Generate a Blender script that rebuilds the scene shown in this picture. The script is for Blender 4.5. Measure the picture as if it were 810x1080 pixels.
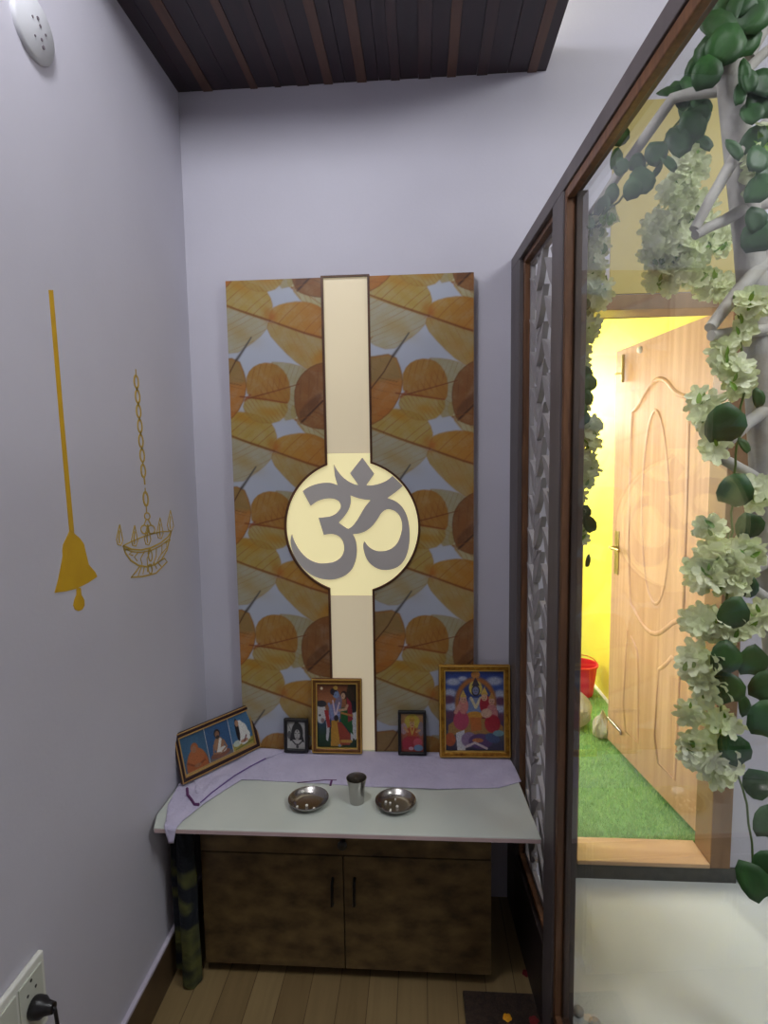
import bpy, bmesh, math, random
import numpy as np
from math import sin, cos, pi, radians, sqrt, exp
from mathutils import Vector, Matrix, Quaternion
from mathutils.geometry import tessellate_polygon

for o in list(bpy.data.objects): bpy.data.objects.remove(o)
S = bpy.context.scene
COL = S.collection
random.seed(4); RNG = np.random.default_rng(4)

# ------------------------------------------------------------ camera
CAM = Vector((.761, -1.8772, 1.5385)); YAW, PIT, ROL, FPX = -.067, -.0956, -.0146, 600.0
_f = Vector((sin(YAW)*cos(PIT), cos(YAW)*cos(PIT), sin(PIT)))
_r0 = Vector((cos(YAW), -sin(YAW), 0)); _u0 = _r0.cross(_f)
_r = cos(ROL)*_r0 + sin(ROL)*_u0; _u = -sin(ROL)*_r0 + cos(ROL)*_u0
cd = bpy.data.cameras.new('camera'); cam = bpy.data.objects.new('camera', cd); COL.objects.link(cam)
cd.sensor_fit = 'HORIZONTAL'; cd.sensor_width = 36; cd.lens = 36*FPX/810; cd.clip_start = .02
m = Matrix.Identity(4)
for i in range(3): m[i][0], m[i][1], m[i][2], m[i][3] = _r[i], _u[i], -_f[i], CAM[i]
cam.matrix_world = m; S.camera = cam

# ------------------------------------------------------------ world, lamps of the rooms, exposure
S.view_settings.view_transform = 'Standard'; S.view_settings.look = 'None'
S.view_settings.gamma = 1; S.view_settings.use_curve_mapping = False
S.view_settings.exposure = 0.0
W = bpy.data.worlds.new('world'); S.world = W; W.use_nodes = True
W.node_tree.nodes['Background'].inputs[0].default_value = (.75, .72, .9, 1)
W.node_tree.nodes['Background'].inputs[1].default_value = .02

def area(name, loc, size, power, color, rot=(0,0,0), sy=None):
    l = bpy.data.lights.new(name, 'AREA'); l.energy = power; l.color = color
    l.shape = 'RECTANGLE'; l.size = size; l.size_y = sy or size
    o = bpy.data.objects.new(name, l); o.location = loc; o.rotation_euler = rot; COL.objects.link(o); return o
pl_ = bpy.data.lights.new('room_lamp', 'POINT'); pl_.energy = 25.5; pl_.color = (.93, .95, 1.0); pl_.shadow_soft_size = .09
po_ = bpy.data.objects.new('room_lamp', pl_); po_.location = (.26, -1.16, 2.84); COL.objects.link(po_)
area('hall_lamp', (2.3, -1.4, 3.0), .8, 40, (.96, .99, 1.0), (radians(25),0,0))
area('cove_lamp', (1.10, -.31, 2.79), .04, .5, (1, .98, .68), (radians(180),0,0), .56)
area('balcony_lamp', (1.30, 1.95, 1.9), .4, 48, (1, .99, .92), (0, radians(-70), 0), .9)
area('balcony_day', (.45, .75, 1.45), .8, 27, (1, .97, .92), (0, radians(-72), 0), .9)

# ------------------------------------------------------------ helpers
def lin(c):
    return tuple(((v/255)/12.92 if v/255 <= .04045 else ((v/255+.055)/1.055)**2.4) for v in c[:3])
def mat(name, col, rough=.6, metal=0, col2=None, scale=8, stretch=(1,1,1), detail=4, bump=0, spec=.5, lo=.35, hi=.65, trans=0, bscale=None, sheen=0):
    M = bpy.data.materials.new(name); M.use_nodes = True; nt = M.node_tree; b = nt.nodes['Principled BSDF']
    b.inputs['Roughness'].default_value = rough; b.inputs['Metallic'].default_value = metal
    b.inputs['Specular IOR Level'].default_value = spec
    b.inputs['Base Color'].default_value = (*lin(col), 1)
    if sheen: b.inputs['Sheen Weight'].default_value = sheen
    tc = nt.nodes.new('ShaderNodeTexCoord'); mp = nt.nodes.new('ShaderNodeMapping'); mp.inputs['Scale'].default_value = stretch
    nt.links.new(tc.outputs['Object'], mp.inputs[0])
    if col2 is not None:
        n = nt.nodes.new('ShaderNodeTexNoise'); n.inputs['Scale'].default_value = scale; n.inputs['Detail'].default_value = detail
        r = nt.nodes.new('ShaderNodeValToRGB'); r.color_ramp.elements[0].color = (*lin(col),1); r.color_ramp.elements[1].color = (*lin(col2),1)
        r.color_ramp.elements[0].position = lo; r.color_ramp.elements[1].position = hi
        nt.links.new(mp.outputs[0], n.inputs[0]); nt.links.new(n.outputs[0], r.inputs[0]); nt.links.new(r.outputs[0], b.inputs['Base Color'])
    if bump:
        n2 = nt.nodes.new('ShaderNodeTexNoise'); n2.inputs['Scale'].default_value = bscale or scale*3; n2.inputs['Detail'].default_value = 6
        bp = nt.nodes.new('ShaderNodeBump'); bp.inputs['Strength'].default_value = bump; bp.inputs['Distance'].default_value = .01
        nt.links.new(mp.outputs[0], n2.inputs[0]); nt.links.new(n2.outputs[0], bp.inputs['Height']); nt.links.new(bp.outputs[0], b.inputs['Normal'])
    if trans:
        t = nt.nodes.new('ShaderNodeBsdfTranslucent'); t.inputs[0].default_value = (*lin(col2 or col),1)
        mx = nt.nodes.new('ShaderNodeMixShader'); mx.inputs[0].default_value = trans
        nt.links.new(b.outputs[0], mx.inputs[1]); nt.links.new(t.outputs[0], mx.inputs[2])
        nt.links.new(mx.outputs[0], nt.nodes['Material Output'].inputs[0])
    return M
def emis(name, col, k):
    M = bpy.data.materials.new(name); M.use_nodes = True; b = M.node_tree.nodes['Principled BSDF']
    b.inputs['Base Color'].default_value = (*lin(col),1); b.inputs['Emission Color'].default_value = (*lin(col),1)
    b.inputs['Emission Strength'].default_value = k; b.inputs['Roughness'].default_value = .35; return M
def attrmat(name, rough=.5, spec=.5):
    M = bpy.data.materials.new(name); M.use_nodes = True; nt = M.node_tree; b = nt.nodes['Principled BSDF']
    a = nt.nodes.new('ShaderNodeAttribute'); a.attribute_name = 'Col'; nt.links.new(a.outputs[0], b.inputs['Base Color'])
    b.inputs['Roughness'].default_value = rough; b.inputs['Specular IOR Level'].default_value = spec; return M

class MB:
    def __init__(s): s.v = []; s.f = []; s.mi = []; s.cur = 0
    def add(s, vs, fs):
        n = len(s.v); s.v += [tuple(v) for v in vs]; s.f += [tuple(i+n for i in f) for f in fs]; s.mi += [s.cur]*len(fs); return s
    def box(s, a, b, M=None):
        (x0,y0,z0),(x1,y1,z1) = a, b
        vs = [Vector(p) for p in ((x0,y0,z0),(x1,y0,z0),(x1,y1,z0),(x0,y1,z0),(x0,y0,z1),(x1,y0,z1),(x1,y1,z1),(x0,y1,z1))]
        if M: vs = [M @ v for v in vs]
        return s.add(vs, [(0,3,2,1),(4,5,6,7),(0,1,5,4),(1,2,6,5),(2,3,7,6),(3,0,4,7)])
    def prism(s, loops, fn, d0, d1):
        """2-D loops (first outer, others holes) -> solid; fn(a,b,d) gives the point"""
        pts = [p for l in loops for p in l]
        tr = tessellate_polygon([[Vector((p[0],p[1],0)) for p in l] for l in loops]); n = len(pts)
        vs = [fn(a,b,d0) for a,b in pts] + [fn(a,b,d1) for a,b in pts]
        fs = [tuple(t) for t in tr] + [tuple(i+n for i in reversed(t)) for t in tr]
        k = 0
        for l in loops:
            L = len(l)
            for i in range(L): fs.append((k+i, k+(i+1)%L, k+(i+1)%L+n, k+i+n))
            k += L
        return s.add(vs, fs)
    def tube(s, path, r, n=8, closed=False, flat=None):
        P = [Vector(p) for p in path]; L = len(P); R = r if isinstance(r,(list,tuple)) else [r]*L
        prev = None; rings = []
        for i in range(L):
            if closed: t = P[(i+1)%L]-P[i-1]
            else: t = P[min(i+1,L-1)]-P[max(i-1,0)]
            t.normalize()
            if prev is None:
                up = Vector((0,0,1)) if abs(t.z) < .9 else Vector((1,0,0)); a = t.cross(up).normalized()
            else: a = (prev - t*prev.dot(t)).normalized()
            prev = a; b = t.cross(a); rings.append([P[i]+R[i]*(cos(2*pi*k/n)*a+sin(2*pi*k/n)*b) for k in range(n)])
        vs = [v for g in rings for v in g]; fs = []
        for i in range(L if closed else L-1):
            j = (i+1)%L
            for k in range(n): fs.append((i*n+k, i*n+(k+1)%n, j*n+(k+1)%n, j*n+k))
        if not closed: fs += [tuple(range(n))[::-1], tuple((L-1)*n+k for k in range(n))]
        return s.add(vs, fs)
    def lathe(s, prof, c=(0,0,0), n=32, axis='z', cap=True):
        vs = []; c = Vector(c)
        for r, h in prof:
            for k in range(n):
                a = 2*pi*k/n
                p = Vector((r*cos(a), r*sin(a), h)) if axis == 'z' else (Vector((h, r*cos(a), r*sin(a))) if axis == 'x' else Vector((r*cos(a), -h, r*sin(a))))
                vs.append(c+p)
        fs = [(i*n+k, i*n+(k+1)%n, (i+1)*n+(k+1)%n, (i+1)*n+k) for i in range(len(prof)-1) for k in range(n)]
        if cap: fs += [tuple(range(n))[::-1], tuple((len(prof)-1)*n+k for k in range(n))]
        return s.add(vs, fs)
    def ball(s, c, r, seg=10, sq=(1,1,1)):
        prof = []; vs = []; fs = []; c = Vector(c); h = seg//2+1
        for i in range(h+1):
            t = pi*i/h
            for k in range(seg):
                a = 2*pi*k/seg; vs.append(c+Vector((r*sq[0]*sin(t)*cos(a), r*sq[1]*sin(t)*sin(a), -r*sq[2]*cos(t))))
        for i in range(h):
            for k in range(seg): fs.append((i*seg+k, i*seg+(k+1)%seg, (i+1)*seg+(k+1)%seg, (i+1)*seg+k))
        return s.add(vs, fs)
ROOTLOC = {}
def obj(name, mb, mt, parent=None, bevel=0, smooth=False, local=False, seg=2):
    v = mb.v
    if parent is not None and not local:
        L = ROOTLOC[parent.name]; v = [(p[0]-L[0], p[1]-L[1], p[2]-L[2]) for p in v]
    me = bpy.data.meshes.new(name); me.from_pydata(v, [], mb.f)
    mts = mt if isinstance(mt, (list,tuple)) else [mt]
    for q in mts: me.materials.append(q)
    if len(mts) > 1: me.polygons.foreach_set('material_index', mb.mi)
    bm = bmesh.new(); bm.from_mesh(me); bmesh.ops.remove_doubles(bm, verts=bm.verts, dist=1e-6)
    bmesh.ops.recalc_face_normals(bm, faces=bm.faces); bm.to_mesh(me); bm.free()
    if smooth:
        me.polygons.foreach_set('use_smooth', [True]*len(me.polygons))
    o = bpy.data.objects.new(name, me); COL.objects.link(o)
    if parent is not None:
        o.parent = parent; ROOTLOC[o.name] = ROOTLOC[parent.name]
    else: ROOTLOC[o.name] = (0,0,0)
    if bevel:
        b = o.modifiers.new('bevel','BEVEL'); b.width = bevel; b.segments = seg; b.limit_method = 'ANGLE'; b.angle_limit = radians(40)
    if smooth:
        e = o.modifiers.new('edge','EDGE_SPLIT'); e.split_angle = radians(50)
    return o
def tag(o, label, cat, group=None, kind=None):
    o['label'] = label; o['category'] = cat
    if group: o['group'] = group
    if kind: o['kind'] = kind
    return o
def thing(name, label, cat, loc=(0,0,0), group=None, rot=None):
    o = bpy.data.objects.new(name, None); o.empty_display_size = .05; COL.objects.link(o); o.location = loc
    ROOTLOC[o.name] = tuple(loc)
    if rot is not None: o.rotation_euler = rot
    return tag(o, label, cat, group)
def struct(name, mb, mt, label=None, bevel=0):
    o = obj(name, mb, mt, None, bevel); o['kind'] = 'structure'
    if label: o['label'] = label
    return o
def ray(u, v): return _f + _r*((u-405)/FPX) + _u*((540-v)/FPX)
def on(u, v, ax, val):                       # where the sight line meets the plane axis = val
    d = ray(u, v); return CAM + d*((val-CAM[ax])/d[ax])
def onp(u, v, p0, n):
    d = ray(u, v); p0 = Vector(p0); n = Vector(n); return CAM + d*((p0-CAM).dot(n)/d.dot(n))
def lathe_arc(cx, cy, r, a0, a1, n): return [(cx+r*cos(a0+(a1-a0)*i/n), cy+r*sin(a0+(a1-a0)*i/n)) for i in range(n+1)]

# ------------------------------------------------------------ materials
mWall = mat('lavender_wall_paint', (197,194,206), .55, col2=(193,190,202), scale=3, bump=.04, bscale=90)
mWallHall = mat('hall_wall_paint', (188,184,190), .6, col2=(182,178,184), scale=3, bump=.04, bscale=90)
mYellowHall = mat('yellow_wall_paint', (190,172,104), .6, col2=(198,180,110), scale=5, bump=.04, bscale=80)
mYellow = mat('bright_yellow_paint', (248,232,84), .6, col2=(247,228,76), scale=4)
mCeil = mat('white_ceiling_paint', (214,212,206), .7, col2=(208,206,200), scale=2)
mFloor = None
mGrey = mat('grey_brown_frame_paint', (94,86,86), .5, col2=(84,77,77), scale=20, stretch=(1,1,.2))
mBead = mat('brown_wood_bead', (112,76,50), .45, col2=(88,58,38), scale=30, stretch=(3,3,.3))
mDarkWood = mat('dark_base_wood', (48,38,36), .45, col2=(38,30,30), scale=20)
mWhiteBoard = mat('white_carved_board', (150,146,148), .5, col2=(142,138,140), scale=10)
mMarble = mat('white_marble_slab', (206,210,200), .25, col2=(196,202,194), scale=4)
mEdge = mat('pink_marble_edge', (206,180,180), .35, col2=(196,172,172), scale=9)
mPly = mat('mottled_brown_veneer', (62,47,29), .42, col2=(118,96,60), scale=13, stretch=(1.2,1,1.9), detail=12, lo=.3, hi=.72)
mBlack = mat('black_plastic', (22,20,22), .35)
mBlackM = mat('black_metal', (28,26,28), .3, metal=.6)
mGold = mat('gold_frame_foil', (190,140,50), .33, metal=.75, col2=(140,92,30), scale=60, bump=.25, bscale=160)
mGoldP = mat('bright_gold_lip', (225,185,95), .28, metal=.8)
mBronze = mat('bronze_wood_frame', (134,88,34), .4, metal=.35, col2=(104,64,24), scale=40)
mMaroon = mat('dark_maroon_frame', (44,20,22), .3)
mSteel = mat('stainless_steel', (176,172,168), .22, metal=1)
mTrim = mat('brown_panel_edge', (92,54,28), .4, col2=(74,42,22), scale=30)
mStrip = emis('lit_cream_acrylic', (208,194,164), .42)
mDisc = emis('lit_warm_disc', (232,220,168), .60)
mOm = mat('grey_acrylic', (196,190,186), .4, col2=(192,186,182), scale=6)
mDecal = mat('mustard_vinyl', (205,160,12), .5, col2=(198,152,10), scale=20)
mDecal2 = mat('pale_gold_vinyl', (186,155,62), .5)
mWhiteP = mat('white_plastic', (222,222,214), .35)
mCloth = mat('lavender_cotton', (196,189,213), .85, col2=(188,181,207), scale=14, bump=.5, bscale=60)
mClothDk = mat('purple_hem', (92,44,92), .85)
mRoll = mat('navy_olive_cloth', (16,22,32), .9, col2=(86,88,42), scale=5.5, stretch=(1,1,2.2), detail=2, lo=.47, hi=.6, bump=.5, bscale=40)
mDoor = mat('oak_laminate_door', (204,164,132), .42, col2=(184,142,110), scale=9, stretch=(4,4,.18), detail=6)
mDoorFrame = mat('oak_door_frame', (142,108,78), .45, col2=(124,92,64), scale=9, stretch=(3,1,.5), detail=6)
mSill = mat('oak_door_sill', (214,178,140), .4, col2=(196,158,122), scale=6, stretch=(.4,3,3), detail=6)
mStep = mat('dark_granite_step', (84,84,80), .5, col2=(72,72,70), scale=40)
mBrass = mat('brass_fitting', (186,170,110), .3, metal=.8)
mGrassBase = mat('green_mat_backing', (128,172,100), .9, col2=(106,154,84), scale=30)
mBlade = mat('artificial_grass', (142,190,112), .7, col2=(190,218,158), scale=24, trans=.2)
mBranch = mat('whitewashed_branch', (188,184,178), .75, col2=(160,154,148), scale=16, bump=.4, bscale=30)
mLeaf = mat('dark_green_leaf', (32,70,30), .5, col2=(50,98,40), scale=18, trans=.15)
mLeaf2 = mat('fresh_green_leaf', (70,120,30), .45, col2=(120,160,40), scale=18, trans=.3)
mPetal = mat('white_silk_petal', (244,244,222), .7, col2=(230,238,190), scale=22, trans=.35)
mVine = mat('green_vine_stem', (84,110,44), .6)
mTileHall = mat('white_marble_tile', (232,235,232), .5, col2=(224,228,225), scale=1.6, detail=6, spec=.25)
mPebble = mat('white_pebble', (196,192,184), .5, col2=(178,172,164), scale=14)
mRed = mat('red_plastic', (214,30,48), .4)
mBag = mat('thin_white_plastic_bag', (226,222,210), .3, col2=(214,206,190), scale=14, trans=.35)
mMat = mat('dark_brown_doormat', (46,34,28), .95, col2=(62,46,36), scale=60, bump=.8, bscale=120)
mSweet = mat('white_sugar', (238,234,226), .6)
mSkirt = mat('brown_skirting', (92,72,50), .45, col2=(82,64,44), scale=10)
mSkirtTop = mat('pale_skirting_lip', (196,188,204), .4)

def planks_mat():
    M = bpy.data.materials.new('beige_wood_planks'); M.use_nodes = True; nt = M.node_tree; b = nt.nodes['Principled BSDF']
    tc = nt.nodes.new('ShaderNodeTexCoord'); mp = nt.nodes.new('ShaderNodeMapping'); mp.inputs['Rotation'].default_value = (0,0,radians(90))
    br = nt.nodes.new('ShaderNodeTexBrick'); br.inputs['Scale'].default_value = 1; br.inputs['Brick Width'].default_value = .9
    br.inputs['Row Height'].default_value = .085; br.inputs['Mortar Size'].default_value = .0012; br.offset = .37
    br.inputs['Color1'].default_value = (*lin((146,124,86)),1); br.inputs['Color2'].default_value = (*lin((124,102,68)),1); br.inputs['Mortar'].default_value = (*lin((88,66,42)),1)
    mp2 = nt.nodes.new('ShaderNodeMapping'); mp2.inputs['Scale'].default_value = (30,2.5,1)
    n = nt.nodes.new('ShaderNodeTexNoise'); n.inputs['Scale'].default_value = 1.5; n.inputs['Detail'].default_value = 6
    mx = nt.nodes.new('ShaderNodeMixRGB'); mx.blend_type = 'MULTIPLY'; mx.inputs[0].default_value = .35
    r = nt.nodes.new('ShaderNodeValToRGB'); r.color_ramp.elements[0].position = .3; r.color_ramp.elements[0].color = (.5,.45,.4,1); r.color_ramp.elements[1].position = .7
    nt.links.new(tc.outputs['Object'], mp.inputs[0]); nt.links.new(mp.outputs[0], br.inputs[0]); nt.links.new(tc.outputs['Object'], mp2.inputs[0]); nt.links.new(mp2.outputs[0], n.inputs[0])
    nt.links.new(n.outputs[0], r.inputs[0]); nt.links.new(br.outputs[0], mx.inputs[1]); nt.links.new(r.outputs[0], mx.inputs[2]); nt.links.new(mx.outputs[0], b.inputs['Base Color'])
    b.inputs['Roughness'].default_value = .38; return M
mFloor = planks_mat()

def glass_mat():
    M = bpy.data.materials.new('clear_window_glass'); M.use_nodes = True; nt = M.node_tree
    nt.nodes.remove(nt.nodes['Principled BSDF']); N = nt.nodes.new; L = nt.links.new
    g = N('ShaderNodeNewGeometry'); d = N('ShaderNodeVectorMath'); d.operation = 'DOT_PRODUCT'; L(g.outputs['Incoming'], d.inputs[0]); L(g.outputs['Normal'], d.inputs[1])
    a = N('ShaderNodeMath'); a.operation = 'ABSOLUTE'; L(d.outputs['Value'], a.inputs[0])
    s = N('ShaderNodeMath'); s.operation = 'SUBTRACT'; s.inputs[0].default_value = 1; L(a.outputs[0], s.inputs[1])
    p = N('ShaderNodeMath'); p.operation = 'POWER'; p.inputs[1].default_value = 5; L(s.outputs[0], p.inputs[0])
    k = N('ShaderNodeMath'); k.operation = 'MULTIPLY_ADD'; k.inputs[1].default_value = .96; k.inputs[2].default_value = .04; L(p.outputs[0], k.inputs[0])
    tr = N('ShaderNodeBsdfTransparent'); tr.inputs[0].default_value = (.985,.995,.985,1); gl = N('ShaderNodeBsdfGlossy'); gl.inputs['Roughness'].default_value = 0.0
    mx = N('ShaderNodeMixShader'); L(k.outputs[0], mx.inputs[0]); L(tr.outputs[0], mx.inputs[1]); L(gl.outputs[0], mx.inputs[2])
    L(mx.outputs[0], nt.nodes['Material Output'].inputs[0]); return M
mGlass = glass_mat()

# ------------------------------------------------------------ the setting
HALLZ = .085
SK = .052
def pt(v, w, z): return Vector((1.047 + SK*v + w, -v, z))            # partition frame: v towards the viewer, w to the right
struct('floor', MB().box((-.02,-3.4,-.05),(1.047,0,0)).add([pt(-.0,0,-.05),pt(0,.06,-.05),pt(3.4,.06,-.05),pt(3.4,0,-.05),(1.047,-3.4,-.05),
       pt(0,0,0),pt(0,.06,0),pt(3.4,.06,0),pt(3.4,0,0),(1.047,-3.4,0)], [(5,9,8,7,6),(0,1,2,3,4)]), mFloor)
struct('floor_hall', MB().prism([[(1.11,0),(1.287,-3.4),(3.7,-3.4),(3.7,0)]], lambda a,b,d: (a,b,d), -.05, HALLZ), mTileHall)
OX0, OX1, OZ0, OZ1 = 1.283, 1.722, .155, 1.985
wb = MB(); wb.prism([[(0-.1,-.05),(3.8,-.05),(3.8,3.06),(-.1,3.06)], [(OX0-.062,.14),(OX0-.062,OZ1+.045),(OX1+.066,OZ1+.045),(OX1+.066,.14)]], lambda a,b,d: (a,d,b), 0, .10)
struct('wall_back', wb, mWall)
struct('wall_left', MB().box((-.1,-3.4,-.05),(0,0,3.06)), mWall)
struct('wall_rear', MB().box((-.1,-3.5,-.05),(3.8,-3.4,3.06)), mWallHall)
struct('wall_right', MB().box((3.7,-3.4,-.05),(3.8,0,3.06)), mWallHall)
struct('ceiling', MB().box((-.1,-3.5,3.06),(3.8,.1,3.12)), mCeil)
# painted yellow field over the door on the hall side
yf = MB(); yf.prism([[(1.35,2.035),(1.73,2.035),(1.73,2.60),(1.35,2.60)]], lambda a,b,d: (a,d,b), -.003, 0); struct('trim_1', yf, mYellowHall)
# balcony room behind the door
BZ = .15
struct('floor_balcony', MB().box((.1,.10,.02),(1.90,2.7,BZ-.01)), mTileHall)
struct('wall_balcony_right', MB().add([(1.845,.10,.0),(1.78,2.75,.0),(1.88,2.75,0),(1.945,.10,0),(1.845,.10,2.7),(1.78,2.75,2.7),(1.88,2.75,2.7),(1.945,.10,2.7)],[(0,1,5,4),(1,2,6,5),(2,3,7,6),(3,0,4,7),(0,3,2,1),(4,5,6,7)]), mYellow)
struct('wall_balcony_far', MB().box((.0,2.7,0),(1.9,2.8,2.7)), mCeil)
struct('wall_balcony_left', MB().box((.0,.10,0),(.1,2.7,2.7)), mCeil)
struct('ceiling_balcony', MB().box((.0,.10,2.7),(1.92,2.8,2.76)), mCeil)
# skirting on the left wall
sk = MB(); sk.box((0,-3.4,0),(.009,-.001,.132)); sk.cur = 1; sk.box((0,-3.4,.132),(.012,-.001,.141)); struct('baseboard_left', sk, [mSkirt, mSkirtTop], bevel=.001)
sb = MB().box((1.82,-.012,HALLZ),(3.7,0,.155)); struct('baseboard_hall', sb, mWallHall)
# door lining, sill and step
d1 = MB()
d1.box((OX0-.062,-.012,OZ1),(OX1+.066,.10,OZ1+.045))
d1.box((OX0-.062,-.012,.14),(OX0,.10,OZ1)); d1.box((OX1,-.012,.14),(OX1+.066,.10,OZ1))
f1 = struct('door_1', d1, mDoorFrame, bevel=.003)
f2 = obj('door_sill', MB().box((OX0,-.014,.140),(OX1,.112,OZ0)), mSill, f1, bevel=.003)
struct('trim_2', MB().box((OX0-.08,-.006,HALLZ),(OX1+.09,.0,.138)), mStep)

# ------------------------------------------------------------ plank ceiling panel with cove
pl = thing('ceiling_panel', 'dark brown dropped plank ceiling panel over the shrine', 'ceiling panel', (.574,-.7,2.7))
mPlD = mat('dark_plank', (50,34,40), .4, col2=(42,32,38), scale=5, stretch=(8,1,1), detail=5)
mPlL = mat('brown_plank_strip', (98,68,52), .4, col2=(84,56,46), scale=5, stretch=(8,1,1), detail=5)
mPlM = mat('maroon_plank', (66,46,46), .4, col2=(54,38,42), scale=5, stretch=(8,1,1), detail=5)
cs = [(.098,.024,1),(.246,.018,1),(.322,.016,2),(.402,.03,2),(.482,.022,1),(.586,.024,1),(.690,.022,2),(.780,.03,2),(.862,.022,1),(.955,.026,2),(1.105,.022,1)]
b1 = MB(); x = .0
for c, w_, k in cs:
    w_ *= 1.25
    b1.cur = 0; n = 2 if c-w_/2-x > .07 else 1; st = (c-w_/2-x)/n
    for i in range(n): b1.box((x+st*i+.0008,-.62,2.70),(x+st*(i+1)-.0008,-.0005,2.712))
    b1.cur = k; b1.box((c-w_/2,-.62,2.697),(c+w_/2,-.0005,2.712)); x = c+w_/2
b1.cur = 0; b1.box((x,-.62,2.70),(1.148,-.0005,2.712))
obj('planks', b1, [mPlD, mPlL, mPlM], pl)
obj('panel_box', MB().box((.0005,-.62,2.712),(1.148,-.0005,2.76)), mPlM, pl)
obj('cove_light', MB().box((1.09,-.6,2.76),(1.12,-.02,2.772)), emis('cove_led', (255,248,190), 2.2), pl)

# ------------------------------------------------------------ partition
pa = thing('glass_partition', 'grey brown timber partition with carved screen and tall glass pane right of the shrine', 'partition', tuple(pt(.3,.02,0)))
def pbox(mb, v0, v1, w0, w1, z0, z1):
    vs = [pt(v0,w0,z0),pt(v1,w0,z0),pt(v1,w1,z0),pt(v0,w1,z0),pt(v0,w0,z1),pt(v1,w0,z1),pt(v1,w1,z1),pt(v0,w1,z1)]
    return mb.add(vs, [(0,3,2,1),(4,5,6,7),(0,1,5,4),(1,2,6,5),(2,3,7,6),(3,0,4,7)])
VE = 3.3
obj('back_post', pbox(MB(), .001,.115,0,.044,0,2.115), mGrey, pa, bevel=.002)
obj('middle_post', pbox(pbox(MB(), .462,.545,0,.021,0,2.115), .462,.545,.030,.056,0,2.115), mGrey, pa, bevel=.002)
obj('top_rail', pbox(MB(), .001,VE,0,.044,2.115,2.151), mGrey, pa, bevel=.002)
obj('bottom_rail', pbox(pbox(MB(), .115,.462,0,.044,0,.245), .545,VE,0,.045,0,.125), mDarkWood, pa, bevel=.002)
bd = MB()
for (v0,v1,z0,z1) in ((.115,.127,.245,2.115),(.127,.450,2.100,2.115),(.127,.450,.245,.26),(.450,.462,.245,2.115)): pbox(bd, v0,v1,.012,.0295,z0,z1)
obj('screen_beading', bd, mBead, pa, bevel=.002)
bd = MB()
for (v0,v1,z0,z1) in ((.545,.560,.125,2.115),(.560,VE,2.092,2.115),(.560,VE,.125,.148)): pbox(bd, v0,v1,.004,.02,z0,z1)
obj('glass_beading', bd, mBead, pa, bevel=.003, seg=3)
obj('glass_pane', pbox(MB(), .463,VE,.0215,.0295,.13,2.114), mGlass, pa)
# carved leaf screen
lat = MB()
def leafpoly(c, L, wd, ang, bend=.25, n=9):
    up = []; lo = []
    for i in range(n+1):
        t = i/n; h = wd*sin(pi*t**.8)*(1-.15*t); y = bend*L*(t*(1-t)); up.append((t*L, h/2+y)); 
        if 0 < i < n: lo.append((t*L, -h/2+y))
    P = up+lo[::-1]; ca, sa = cos(ang), sin(ang)
    return [(c[0]+ca*x-sa*y, c[1]+sa*x+ca*y) for x,y in P]
fn = lambda a,b,d: pt(a, d, b)
V0, V1, Z0, Z1 = .127, .450, .26, 2.10
lat.prism([[(V0,Z0),(V1,Z0),(V1,Z1),(V0,Z1)], [(V0+.012,Z0+.012),(V0+.012,Z1-.012),(V1-.012,Z1-.012),(V1-.012,Z0+.012)]], fn, .030, .042)
for ci in range(2):
    cv = V0+.012+.075+ci*.149
    stem = [(cv+.010*sin(z*9+ci*2), z) for z in np.linspace(Z0+.005, Z1-.005, 60)]
    lat.prism([[(a-.003,b) for a,b in stem]+[(a+.003,b) for a,b in stem[::-1]]], fn, .030, .042)
    k = 0; z = Z0+.02 + .02*ci
    while z < Z1-.08:
        s = 1 if k % 2 else -1; c = (cv+.010*sin(z*9+ci*2), z)
        lat.prism([leafpoly(c, .125+.012*random.random(), .040, radians(90-s*(34+8*random.random())), bend=.3*s)], fn, .028, .044)
        if k % 3 == 0: lat.prism([leafpoly((c[0],z+.02), .05, .018, radians(90+s*50), bend=-.3*s)], fn, .030, .042)
        z += .052; k += 1
obj('carved_screen', lat, mWhiteBoard, pa)

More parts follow.
